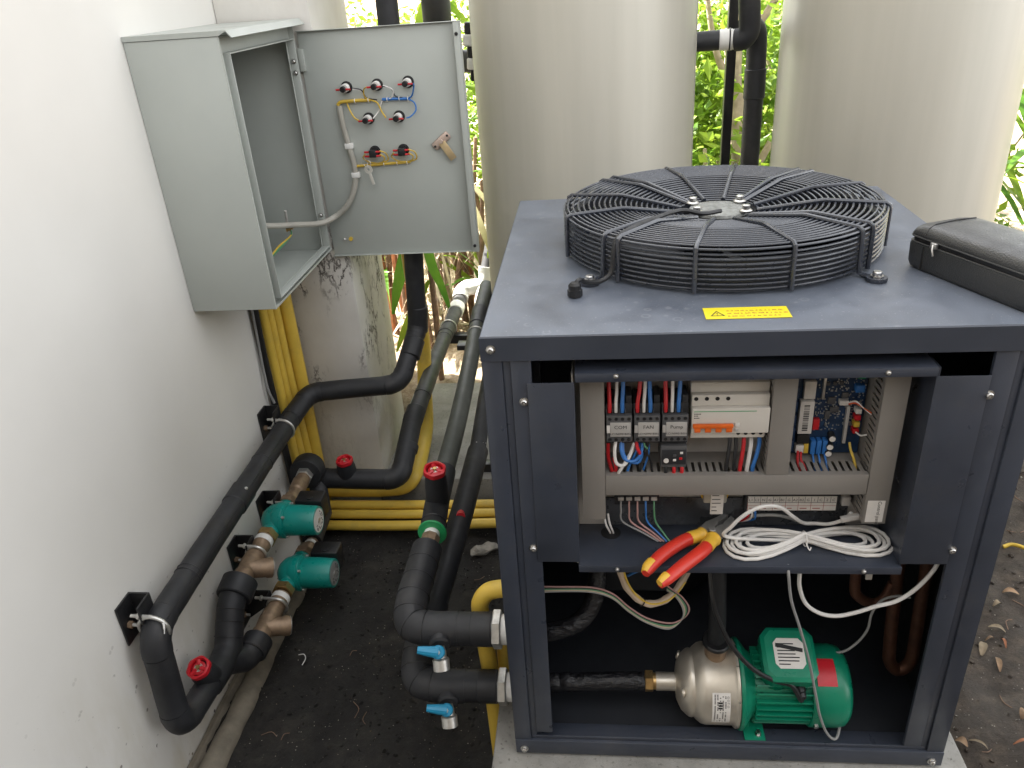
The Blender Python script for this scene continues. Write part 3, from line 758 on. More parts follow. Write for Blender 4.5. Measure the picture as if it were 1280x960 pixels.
    W('w_red', 0.0022, (0.510, 0.092, 0.657), (0.508, 0.082, 0.645), (0.510, 0.072, 0.635), (0.512, 0.068, 0.62))
    W('w_red', 0.0020, (0.515, 0.092, 0.655), (0.514, 0.082, 0.645), (0.520, 0.072, 0.635), (0.522, 0.068, 0.62))
    W('w_yellow', 0.0022, (0.592, 0.094, 0.672), (0.593, 0.086, 0.662), (0.597, 0.078, 0.650), (0.600, 0.070, 0.635))
    for k in range(3): W('w_blue', 0.0018, (0.534 + k * 0.0095, 0.092, 0.652), (0.534 + k * 0.01, 0.080, 0.643), (0.536 + k * 0.01, 0.068, 0.63))
    W('w_white', 0.0014, (0.598, 0.090, 0.694), (0.604, 0.082, 0.692), (0.612, 0.078, 0.696))
    # row below the long duct
    tb = P('terminal_block', (0.203, 0.085, 0.552), (0.281, 0.114, 0.586), 'contactor_dark', 0.001)
    for k in range(5):
        x = 0.209 + k * 0.0145
        P('terminal_tab', (x, 0.0825, 0.562), (x + 0.010, 0.0848, 0.569), 'plate_grey', 0.0003, None, tb)
        part('terminal_screw', lathe(B(), [(0.0030, 0), (0.0030, 0.0010), (0.0015, 0.0012)], (x + 0.005, 0.0848, 0.577), (0, -1, 0), 10), 'steel', tb)
        m = ('w_grey', 'w_pink', 'w_pink', 'w_blue', 'w_green')[k]
        W(m, 0.0017, (x + 0.005, 0.084, 0.560), (x + 0.005, 0.078, 0.545), (x + 0.008, 0.078, 0.520), (0.252 + k * 0.009, 0.070, 0.502), (0.279 + k * 0.005, 0.060, 0.490))
    P('kick_plate', (0.186, 0.1100, 0.489), (0.612, 0.1142, 0.548), 'stainless_dark', 0)
    part('earth_screw', lathe(B(), [(0.0075, 0), (0.0075, 0.0015), (0.005, 0.0016), (0.005, 0.005), (0.003, 0.006)], (0.320, 0.113, 0.566), (0, -1, 0), 6), 'brass', t)
    tr = P('transformer', (0.357, 0.082, 0.556), (0.397, 0.113, 0.596), 'loom', 0.003, 'small transformer with yellow winding')
    P('winding', (0.353, 0.086, 0.560), (0.401, 0.108, 0.590), 'w_yellow', 0.006, None, tr)
    P('transformer_label', (0.369, 0.0795, 0.535), (0.391, 0.0818, 0.584), 'paper', 0.0004, None, tr)
    for k in range(5): P('label_print', (0.371, 0.0791, 0.542 + k * 0.008), (0.371 + rnd.uniform(0.008, 0.017), 0.0794, 0.5435 + k * 0.008), 'ink', 0, None, tr)
    ts = P('terminal_strip', (0.430, 0.090, 0.534), (0.590, 0.113, 0.572), 'contactor_dark', 0.001)
    P('strip_label', (0.4340, 0.0886, 0.5365), (0.5840, 0.0898, 0.5660), 'paper', 0, None, ts)
    marks = ['L1', 'L2', 'N', 'G', 'A1', 'B1', 'G', 'A2', 'B2', 'G', '1', 'C', '2', 'C']
    cw = 0.150 / len(marks)
    for k, s in enumerate(marks):
        text('mark', s, 0.0072, (0.434 + cw * (k + 0.5), 0.0882, 0.5565), (1, 0, 0), (0, 0, 1), 'ink', ts, 'CENTER')
        P('label_line', (0.434 + cw * k, 0.0882, 0.5540), (0.434 + cw * k + 0.0006, 0.0885, 0.5655), 'ink', 0, None, ts)
    P('label_line', (0.4345, 0.0882, 0.5532), (0.5835, 0.0885, 0.5538), 'ink', 0, None, ts)
    P('label_line', (0.4345, 0.0882, 0.5465), (0.5835, 0.0885, 0.5470), 'ink_red', 0, None, ts)
    for k in range(7): P('label_line', (0.434 + cw * 2 * k, 0.0881, 0.5370), (0.434 + cw * 2 * k + 0.0006, 0.0884, 0.5530), 'ink_red', 0, None, ts)
    for k in range(6): P('label_print', (0.4375 + cw * 2 * k, 0.0881, 0.5405), (0.4375 + cw * 2 * k + rnd.uniform(0.006, 0.013), 0.0884, 0.5420), 'ink_red', 0, None, ts)
    for k, m in enumerate(('w_red', 'w_white', 'w_blue')): W(m, 0.0018, (0.438 + k * 0.005, 0.092, 0.536), (0.437 + k * 0.006, 0.088, 0.526), (0.432 + k * 0.008, 0.095, 0.512), (0.425, 0.105, 0.50))
    W('w_grey', 0.0030, (0.43, 0.10, 0.512), (0.455, 0.09, 0.525), (0.485, 0.09, 0.525), (0.51, 0.10, 0.512), (0.525, 0.108, 0.50))
    P('network_plug', (0.592, 0.085, 0.548), (0.606, 0.105, 0.566), 'plate_grey', 0.001)
    bm = B(); box(bm, (0.585, 0.055, 0.538), (0.620, 0.064, 0.547), 0.001, Matrix.Translation(V((0.6, 0.06, 0.54))) @ Matrix.Rotation(rad(-16), 4, 'Y') @ Matrix.Translation(-V((0.6, 0.06, 0.54))))
    part('network_plug', bm, 'plate_grey', t)
    # cable hole in the shelf, with two ends of flat cable
    part('cable_hole', cyl(B(), (0.196, 0.088, 0.4872), (0.196, 0.088, 0.4880), 0.018, n=24), 'black_plastic', t)
    for k in (0, 1): W('w_white', 0.0020, (0.184 + k * 0.007, 0.088, 0.53), (0.187 + k * 0.007, 0.082, 0.512), (0.193 + k * 0.006, 0.083, 0.496), (0.196 + k * 0.005, 0.088, 0.484))
    return t
control_tray()

# ================================================================== booster pump inside the cabinet
def booster_pump():
    t = thing('booster_pump', (0.50, 0.09, 0.02), 'green electric pump with stainless steel casing inside the cabinet bottom', 'pump')
    ay, az = 0.090, 0.098
    o = lambda x: V((x, ay, az)); X = (1, 0, 0)
    # union nut and inlet
    part('union_nut', hexnut(B(), o(0.262), o(0.278), 0.0185), 'brass', t)
    part('inlet_collar', cyl(B(), o(0.278), o(0.286), 0.014, n=18), 'brass', t)
    part('inlet_pipe', cyl(B(), o(0.284), o(0.326), 0.0155, n=24), 'stainless', t)
    bm = B()
    lathe(bm, [(0.0165, 0.0), (0.022, 0.001), (0.034, 0.004), (0.045, 0.010), (0.053, 0.020), (0.0555, 0.024), (0.0565, 0.029), (0.0555, 0.033), (0.060, 0.038), (0.0655, 0.046), (0.0675, 0.055), (0.0675, 0.106), (0.071, 0.110), (0.0725, 0.1125), (0.0725, 0.1165)], o(0.322), X, 48)
    cs = part('casing', bm, 'stainless', t, 50)
    for a in (35, 155, 275):
        d = V((0, math.cos(rad(a)), math.sin(rad(a))))
        part('casing_plug', cyl(B(), o(0.334) + d * 0.043, o(0.328) + d * 0.046, 0.008, n=14, ch=0.002), 'stainless', cs)
    part('outlet_neck', cyl(B(), (0.398, ay + 0.003, az + 0.055), (0.398, ay + 0.003, az + 0.092), 0.021, n=24, ch=0.002), 'bronze', cs)
    part('outlet_ring', cyl(B(), (0.398, ay + 0.003, az + 0.088), (0.398, ay + 0.003, az + 0.097), 0.026, n=24, ch=0.002), 'black_plastic', cs)
    # flange
    bm = B(); lathe(bm, [(0.0745, 0), (0.0755, 0.002), (0.0755, 0.007), (0.072, 0.010), (0.058, 0.022), (0.052, 0.030)], o(0.4395), X, 48)
    fl = part('motor_flange', bm, 'pump_green', t, 40)
    for k in range(8):
        a = rad(22 + k * 45); d = V((0, math.cos(a), math.sin(a)))
        part('flange_bolt', hexnut(B(), o(0.4330) + d * 0.0690, o(0.4385) + d * 0.0690, 0.0042), 'steel', fl)
    # foot
    bm = B(); box(bm, (0.452, 0.024, 0.0320), (0.492, 0.150, 0.0375), 0.001)
    box(bm, (0.455, 0.050, 0.0377), (0.465, 0.135, 0.062), 0.001)
    box(bm, (0.454, 0.030, 0.0200), (0.490, 0.145, 0.0318))
    ft = part('foot', bm, 'pump_green', t)
    bm = B(); lathe(bm, [(0.006, 0), (0.006, 0.002), (0.004, 0.0022), (0.004, 0.008)], (0.479, 0.036, 0.0376), (0, 0, 1), 8); part('foot_bolt', bm, 'steel', ft)
    # finned motor
    m = part('motor', cyl(B(), o(0.468), o(0.588), 0.052, n=40), 'pump_green', t)
    for k in range(26):
        a = rad(-100 - k * 12.4 + 12); c, s = math.cos(a), math.sin(a)
        if c > 0.55 and s > 0.2: continue
        T = Matrix.Translation(o(0)) @ Matrix.Rotation(a, 4, 'X')
        bm = B(); box(bm, (0.470, 0.050, -0.0013), (0.574, 0.0625, 0.0013), 0, T); part('cooling_fin', bm, 'pump_green', m, 0)
    bm = B(); lathe(bm, [(0.0655, 0), (0.067, 0.002), (0.067, 0.052), (0.064, 0.066), (0.056, 0.074), (0.02, 0.077), (0.001, 0.077)], o(0.574), X, 40)
    fc = part('fan_cover', bm, 'pump_green', t, 50)
    T = Matrix.Translation(o(0)) @ Matrix.Rotation(rad(218), 4, 'X')
    bm = B()
    for i in range(8):
        pass
    rows = []
    for i in range(9):
        a = rad(96 + i * 4.8)
        # curved plate wrapped on the fan cover, on its upper front quarter
        d = V((0, math.cos(a), math.sin(a)))
        rows.append([o(0.582) + d * 0.0676, o(0.618) + d * 0.0676, o(0.618) + d * 0.0682, o(0.582) + d * 0.0682])
    rings(bm, rows); part('red_plate', bm, 'red_plastic', fc, 60, 'red rating sticker on the green fan cover')
    for a in (200, 320):
        d = V((0, math.cos(rad(a)), math.sin(rad(a)))); part('cover_screw', cyl(B(), o(0.582) + d * 0.066, o(0.582) + d * 0.072, 0.0045, n=8), 'steel', fc)
    # terminal box, tilted towards the front
    R = Matrix.Translation(V((0.530, ay - 0.004, az + 0.052))) @ Matrix.Rotation(rad(24), 4, 'X')
    def oct_prism(bm, w, d, h, ch, z0, top=1.0):
        def loop(k, z): 
            a, b, c = w * k, d * k, ch * k
            return [R @ V(p) for p in ((-a + c, -b, z), (a - c, -b, z), (a, -b + c, z), (a, b - c, z), (a - c, b, z), (-a + c, b, z), (-a, b - c, z), (-a, -b + c, z))]
        rings(bm, [loop(1.0, z0), loop(1.0, z0 + h * 0.8), loop(top, z0 + h)])
        return bm
    tb = part('terminal_box', oct_prism(B(), 0.047, 0.041, 0.034, 0.012, -0.012), 'pump_green', t, 30)
    part('box_lid', oct_prism(B(), 0.0495, 0.0445, 0.024, 0.014, 0.0225, 0.86), 'pump_green', tb, 30)
    part('rating_plate', oct_prism(B(), 0.028, 0.025, 0.0006, 0.008, 0.0468, 1.0), 'paper', tb, 0)
    bm = B()
    for q in range(7):
        box(bm, (-0.022, -0.019 + q * 0.0056, 0.0476), (-0.022 + rnd.uniform(0.02, 0.042), -0.0172 + q * 0.0056, 0.0479), 0, R)
    box(bm, (-0.026, 0.006, 0.0476), (0.024, 0.0125, 0.0479), 0, R @ Matrix.Rotation(rad(-10), 4, 'Z'))
    part('plate_print', bm, 'ink', tb, 0)
    for sx in (-1, 1):
        for sy in (-1, 1):
            part('lid_screw', cyl(B(), R @ V((sx * 0.036, sy * 0.032, 0.036)), R @ V((sx * 0.036, sy * 0.032, 0.044)), 0.0042, n=10), 'steel', tb)
    gd = R.to_3x3() @ V((0.25, -1, -0.15)); gp = R @ V((0.018, -0.039, 0.004))
    part('cable_gland', lathe(B(), [(0.010, 0), (0.0115, 0.002), (0.0115, 0.010), (0.009, 0.012), (0.009, 0.018), (0.006, 0.021)], gp, gd, 10), 'black_plastic', tb)
    part('blind_plug', cyl(B(), R @ V((-0.020, -0.0395, 0.004)), R @ V((-0.020, -0.043, 0.004)), 0.010, n=20, ch=0.001), 'pump_green', tb)
    # casing label, wrapped
    bm = B(); rows = []
    for i in range(9):
        a = rad(146 + i * 6.4); d = V((0, math.cos(a), math.sin(a)))
        rows.append([o(0.385) + d * 0.0677, o(0.419) + d * 0.0677, o(0.419) + d * 0.0681, o(0.385) + d * 0.0681])
    rings(bm, rows); lb = part('maker_label', bm, 'paper', cs, 60, 'white printed label reading GOTO on the casing')
    bm = B()
    for q in range(5):
        x = 0.390 + q * 0.005
        for a0 in range(149, 195, 2):
            if rnd.random() < (0.75 if q != 2 else 0.5):
                a = rad(a0); d = V((0, math.cos(a), math.sin(a))); e = V((0, -math.sin(a), math.cos(a)))
                c = o(x) + d * 0.0684
                vs = [bm.verts.new(c + V((sx * 0.0011, 0, 0)) + e * sy * 0.0008) for sx, sy in ((-1, -1), (1, -1), (1, 1), (-1, 1))]; bm.faces.new(vs)
    for a0 in (160, 164, 168):
        a = rad(a0); d = V((0, math.cos(a), math.sin(a))); e = V((0, -math.sin(a), math.cos(a))); c = o(0.400) + d * 0.0685
        vs = [bm.verts.new(c + V((sx * 0.0038, 0, 0)) + e * sy * 0.0016) for sx, sy in ((-1, -1), (1, -1), (1, 1), (-1, 1))]; bm.faces.new(vs)
    part('label_print', bm, 'ink', cs, 0)
    for i, ch in enumerate('GOTO'):
        a = rad(150 + i * 4.4); d = V((0, math.cos(a), math.sin(a))); e = V((0, -math.sin(a), math.cos(a)))
        text('lettering', ch, 0.0055, o(0.4128) + d * 0.0686, -e if e.z > 0 else e, V((1, 0, 0)), 'ink', cs)
    SY = 1.17; t.scale = (1.0, SY, SY)
    e = gp + gd.normalized() * 0.02
    return V((e.x, 0.09 + (e.y - 0.09) * SY, 0.02 + (e.z - 0.02) * SY))
GP = booster_pump()

def single(name, bm, m, label, cat, group=None): return solo(name, bm, m, label, cat, group)
# wrapped hoses and cables in the lower bay
single('wrapped_hose', sweep(B(), [V((0.006 + 0.256 * i / 40, 0.0915 + 0.002 * noise.noise(V((i * 0.4, 0, 0))), 0.096 + 0.014 * i / 40 + 0.003 * noise.noise(V((i * 0.3, 3, 0))))) for i in range(41)], [0.0185 + 0.0022 * noise.noise(V((i * 0.9, 9, 0))) for i in range(41)], 16), 'film',
       'black film-wrapped hose leading to the brass nut of the green pump', 'hose')
hp = catmull([(0.006, 0.10, 0.225), (0.06, 0.10, 0.228), (0.115, 0.105, 0.242), (0.150, 0.12, 0.265), (0.168, 0.14, 0.31), (0.172, 0.17, 0.36), (0.175, 0.2, 0.40)], 6)
single('wrapped_hose', sweep(B(), hp, [0.0185 + 0.002 * noise.noise(V((i * 0.9, 2, 0))) for i in range(len(hp))], 16), 'film',
       'black film-wrapped hose bending upwards beneath the striped wire bundle', 'hose')
single('pump_cable', wire([(0.374, 0.10, 0.47), (0.374, 0.075, 0.42), (0.378, 0.052, 0.37), (0.388, 0.042, 0.33), (0.415, 0.030, 0.272), (0.455, 0.024, 0.222), (0.497, 0.024, 0.192), (0.530, 0.026, 0.178), (GP.x - 0.004, GP.y - 0.002, GP.z), (GP.x, GP.y + 0.008, GP.z + 0.003)], 0.0046, 9), 'w_black',
       'black cable curving down to the green pump terminal box', 'cable')
sb = thing('striped_wire_bundle', (0.2, 0.06, 0.35), 'bundle of thin pink, green and grey wires looping in the dark bay', 'wires')
for k, m in enumerate(('w_grey', 'w_tan', 'w_green', 'w_black', 'w_pink')):
    e = (k - 2) * 0.0028
    part('wire', wire([(0.04, 0.062 + e * .4, 0.374 + e), (0.10, 0.062, 0.376 + e), (0.16, 0.061, 0.376 + e), (0.198, 0.060, 0.362 + e), (0.228, 0.06, 0.330 + e), (0.262, 0.06, 0.303 + e), (0.302, 0.06, 0.290 + e * 1.3), (0.326, 0.062, 0.305), (0.334 + e, 0.066, 0.326), (0.322 + e, 0.075, 0.347), (0.300, 0.09, 0.356 + e)], 0.0016, 6), m, sb)
tl = thing('taped_wire_loom', (0.26, 0.07, 0.36), 'tan taped wire loom hanging below the tray shelf', 'wires')
lp = catmull([(0.209, 0.062, 0.470), (0.212, 0.060, 0.425), (0.222, 0.058, 0.390), (0.240, 0.058, 0.362), (0.262, 0.06, 0.345), (0.290, 0.07, 0.342), (0.318, 0.09, 0.352), (0.345, 0.12, 0.38)], 5)
part('loom', sweep(B(), lp, [0.0075 - 0.003 * abs(math.sin(i * 0.6)) * 0.5 for i in range(len(lp))], 10), 'w_tan', tl)
part('wire', wire([p + V((0.006, -0.004, 0.003)) for p in lp[::4]], 0.0018, 6), 'w_yellow', tl)
q = lp[len(lp) // 2]; part('cable_tie', torus(B(), q, lp[len(lp) // 2 + 1] - q, 0.0078, 0.0012, 18, 6), 'black_plastic', tl)
single('blue_wires', wire([(0.226, 0.075, 0.398), (0.245, 0.07, 0.414), (0.275, 0.068, 0.422), (0.310, 0.068, 0.426), (0.345, 0.08, 0.44)], 0.0026, 7), 'w_blue', 'short blue wire running level behind the pliers handles', 'wire')
single('grey_sensor_wire', wire([(0.491, 0.006, 0.486), (0.491, -0.006, 0.470), (0.501, -0.004, 0.415), (0.522, -0.002, 0.350), (0.545, 0.0, 0.275), (0.568, 0.0, 0.181), (0.582, 0.004, 0.125), (0.602, 0.008, 0.072), (0.622, 0.014, 0.050), (0.632, 0.030, 0.068), (0.635, 0.05, 0.11)], 0.0026, 7), 'w_grey', 'thin grey wire hanging down across the green pump', 'wire')
single('white_drop_cable', wire([(0.520, 0.03, 0.474), (0.519, 0.028, 0.445), (0.522, 0.026, 0.415), (0.536, 0.026, 0.380), (0.562, 0.028, 0.357), (0.592, 0.03, 0.349), (0.625, 0.03, 0.358), (0.655, 0.03, 0.372), (0.690, 0.03, 0.386), (0.718, 0.03, 0.415), (0.738, 0.03, 0.452), (0.748, 0.035, 0.475)], 0.0036, 8), 'w_white', 'white cable sagging below the tray towards the right post', 'cable')
single('grey_back_wire', wire([(0.745, 0.10, 0.33), (0.72, 0.10, 0.333), (0.695, 0.10, 0.322), (0.682, 0.10, 0.29), (0.680, 0.10, 0.25), (0.665, 0.10, 0.215), (0.64, 0.10, 0.19), (0.61, 0.11, 0.18)], 0.0024, 7), 'w_grey', 'thin grey wire curving behind the pump fan cover', 'wire')
single('wire_tag', box(B(), (0.672, 0.13, 0.345), (0.684, 0.134, 0.358), 0.001), 'paper', 'tiny white tag on a wire before the copper pipes', 'tag')

# coiled white cable on the shelf
cc = thing('coiled_cable', (0.525, 0.055, 0.488), 'coil of white cable tied in a figure eight on the tray shelf', 'cable')
pts = []
cx, cy = 0.527, 0.052
NL = 6
for i in range(NL * 28 + 1):
    a = i / 28 * 2 * math.pi; L = i / 28; k = int(L)
    A = (0.142, 0.112, 0.128, 0.100, 0.136, 0.120, 0.10)[k % 7] * (1.04 if math.sin(a) > 0 else 0.97)
    Bq = (0.036, 0.024, 0.030, 0.018, 0.033, 0.027, 0.02)[k % 7]
    x = cx + A * math.sin(a) + 0.004 * noise.noise(V((L, 1, 0)))
    y = cy + Bq * math.sin(2 * a) + 0.13 * (x - cx) * 0.35 + 0.004 * noise.noise(V((L * 1.3, 5, 0)))
    z = 0.4912 + 0.0030 * (k % 7) * (0.55 + 0.45 * abs(math.cos(a))) + 0.007 * math.exp(-((x - cx) / 0.05) ** 2)
    pts.append(V((x, y, z)))
tail = [(0.575, 0.085, 0.510), (0.552, 0.088, 0.509), (0.530, 0.080, 0.516), (0.505, 0.060, 0.545), (0.480, 0.052, 0.570), (0.452, 0.048, 0.575), (0.425, 0.046, 0.562), (0.402, 0.046, 0.535), (0.398, 0.05, 0.508), pts[0]]
part('cable_loops', sweep(B(), pts, 0.0033, 8), 'w_white', cc)
part('cable_end', wire([(0.603, 0.066, 0.548), (0.596, 0.072, 0.530)] + tail, 0.0033, 8), 'w_white', cc)
part('wire_tie', torus(B(), (cx, cy, 0.5035), (1, 0.1, 0), 0.013, 0.0012, 20, 6), 'w_white', cc)
part('tie_tail', wire([(cx, cy - 0.011, 0.5035), (cx + 0.001, cy - 0.018, 0.501), (cx + 0.004, cy - 0.022, 0.4965), (cx + 0.007, cy - 0.018, 0.499)], 0.0012, 6), 'w_white', cc)

# pliers lying across the shelf lip
def pliers():
    t = thing('pliers', (0.33, 0.02, 0.488), 'combination pliers with red and yellow insulated handles lying on the tray shelf', 'pliers')
    piv = V((0.372, 0.066, 0.5065))
    # jaws
    fw = V((0.62, 0.70, 0.0)).normalized(); sd = V((fw.y, -fw.x, 0))
    for s in (-1, 1):
        bm = B()
        out = [(-0.012, 0.002), (-0.010, 0.019), (0.012, 0.0205), (0.030, 0.015), (0.053, 0.0105), (0.055, 0.002), (0.034, 0.0022), (0.026, 0.0045), (0.018, 0.001)]
        vs = [piv + fw * a + sd * (b * s + s * 0.0006) for a, b in out]
        top = [bm.verts.new(p + V((0, 0, 0.0055))) for p in vs]; bot = [bm.verts.new(p - V((0, 0, 0.0055))) for p in vs]
        n = len(vs); bm.faces.new(top); bm.faces.new(bot[::-1])
        for k in range(n): bm.faces.new((top[k], top[(k + 1) % n], bot[(k + 1) % n], bot[k]))
        part('jaw', bm, 'tool_steel', t, 20)
    part('pivot', cyl(B(), piv + V((0, 0, 0.0056)), piv + V((0, 0, 0.0082)), 0.007, n=16, ch=0.0006), 'tool_steel', t)
    def flat_sweep(pts, rs, sq=0.8):
        bm = sweep(B(), pts, rs, 14)
        return bm
    for s, path in ((1, [(0.360, 0.062, 0.5050), (0.352, 0.058, 0.5060), (0.338, 0.050, 0.5075), (0.318, 0.036, 0.509), (0.296, 0.016, 0.5095), (0.275, -0.006, 0.5085), (0.258, -0.028, 0.506), (0.250, -0.042, 0.504)]),
                    (2, [(0.374, 0.052, 0.5055), (0.370, 0.044, 0.507), (0.362, 0.030, 0.5085), (0.348, 0.010, 0.5095), (0.328, -0.012, 0.510), (0.306, -0.034, 0.5085), (0.286, -0.054, 0.506), (0.272, -0.068, 0.504)])):
        c = catmull(path, 5); n = len(c)
        ys, re, ye = int(n * 0.0), int(n * 0.36), int(n * 0.80)
        def rr(i):
            u = i / (n - 1); return 0.0092 + 0.0026 * math.sin(u * math.pi) + (0.0035 * math.exp(-((u - 0.10) / 0.06) ** 2)) - 0.0025 * max(0, (u - 0.9) / 0.1)
        h = part('handle', sweep(B(), c[re:], [rr(i) for i in range(re, n)], 14), 'pliers_red', t)
        part('hand_guard', sweep(B(), c[:re + 1], [rr(i) + 0.0008 for i in range(0, re + 1)], 14), 'pliers_yellow', h)
        cut = ye if s == 1 else int(n * 0.86)
        part('handle_tip', sweep(B(), [p + V((-0.0015, 0.001, 0.0022)) for p in c[cut:]], [rr(i) * 0.93 for i in range(cut, n)], 14), 'pliers_yellow', h)
        # rounded guard horn
        g0 = c[3]; side = V((-0.7, 0.7, 0)) if s == 1 else V((0.7, -0.7, 0))
        part('guard_horn', lathe(B(), [(0.0085, -0.004), (0.0095, 0.004), (0.0075, 0.011), (0.002, 0.0135)], g0, side, 14), 'pliers_yellow', h)
pliers()

# black leather instrument case on the roof
def case():
    t = thing('leather_case', (0.79, 0.16, H_), 'black leather zip case lying on the heat pump roof', 'case')
    ang = math.atan2(-0.93, 0.37)
    c = V((0.795, 0.165, H_ + 0.0005))
    T = Matrix.Translation(c) @ Matrix.Rotation(ang, 4, 'Z')
    L, Wd = 0.128, 0.056
    def loop(k, z, ch=0.022, kk=None):
        a, b = L * k, Wd * (kk or k); out = []
        for (sx, sy) in ((1, 1), (-1, 1), (-1, -1), (1, -1)):
            cxx, cyy = sx * (a - ch), sy * (b - ch)
            a0 = {(1, 1): 0, (-1, 1): 90, (-1, -1): 180, (1, -1): 270}[(sx, sy)]
            for q in range(5):
                an = rad(a0 + q * 22.5); out.append(T @ V((cxx + ch * math.cos(an), cyy + ch * math.sin(an), z)))
        return out
    bm = B(); rings(bm, [loop(0.93, 0.0, 0.014), loop(0.97, 0.003, 0.014), loop(0.995, 0.010, 0.014), loop(1.005, 0.040, 0.014), loop(0.985, 0.0455, 0.014)])
    b = part('body', bm, 'leather', t, 45)
    bm = B(); rings(bm, [loop(0.965, 0.0456, 0.014), loop(0.965, 0.0535, 0.014)]); part('zip_tape', bm, 'w_black', b, 45)
    bm = B(); rings(bm, [loop(0.985, 0.0536, 0.014), loop(0.995, 0.057, 0.015), loop(0.975, 0.064, 0.018), loop(0.92, 0.0705, 0.022), loop(0.80, 0.0755, 0.024), loop(0.55, 0.079, 0.024), loop(0.3, 0.080, 0.014)])
    ld = part('lid', bm, 'leather', t, 45)
    for z in (0.0450, 0.0540):
        bm = B(); p = [q for q in loop(0.99, z, 0.014)]; sweep(bm, p + [p[0]], 0.0014, 6); part('piping', bm, 'leather', b)
    # end flap seam
    bm = B(); sweep(bm, [T @ V((-L * 0.70, -Wd * 1.012, 0.004)), T @ V((-L * 0.70, -Wd * 1.012, 0.042))], 0.0016, 6); part('seam', bm, 'w_black', b)
    bm = B(); sweep(bm, [T @ V((-L * 0.70, -Wd * 0.985, 0.060)), T @ V((-L * 0.70, -Wd * 0.90, 0.0715)), T @ V((-L * 0.70, -Wd * 0.7, 0.0765)), T @ V((-L * 0.70, 0, 0.0785)), T @ V((-L * 0.70, Wd * 0.7, 0.0765))], 0.0013, 6); part('seam', bm, 'w_black', ld)
    z0 = T @ V((-L * 0.52, -Wd * 0.985, 0.0495))
    n = (T.to_3x3() @ V((0, -1, 0))).normalized(); u = (T.to_3x3() @ V((1, 0, 0))).normalized()
    z = part('zip_slider', box(B(), (-0.006, -0.003, -0.0045), (0.006, 0.003, 0.0045), 0.001, Matrix.Translation(z0 + n * 0.003) @ Matrix.Rotation(ang, 4, 'Z')), 'zinc', t)
    part('zip_pull', sweep(B(), [z0 + n * 0.006 + V((0, 0, 0.002)), z0 + n * 0.010 + V((0, 0, -0.004)) + u * 0.004, z0 + n * 0.009 + V((0, 0, -0.014)) + u * 0.007], 0.0018, 6), 'zinc', z)
case()

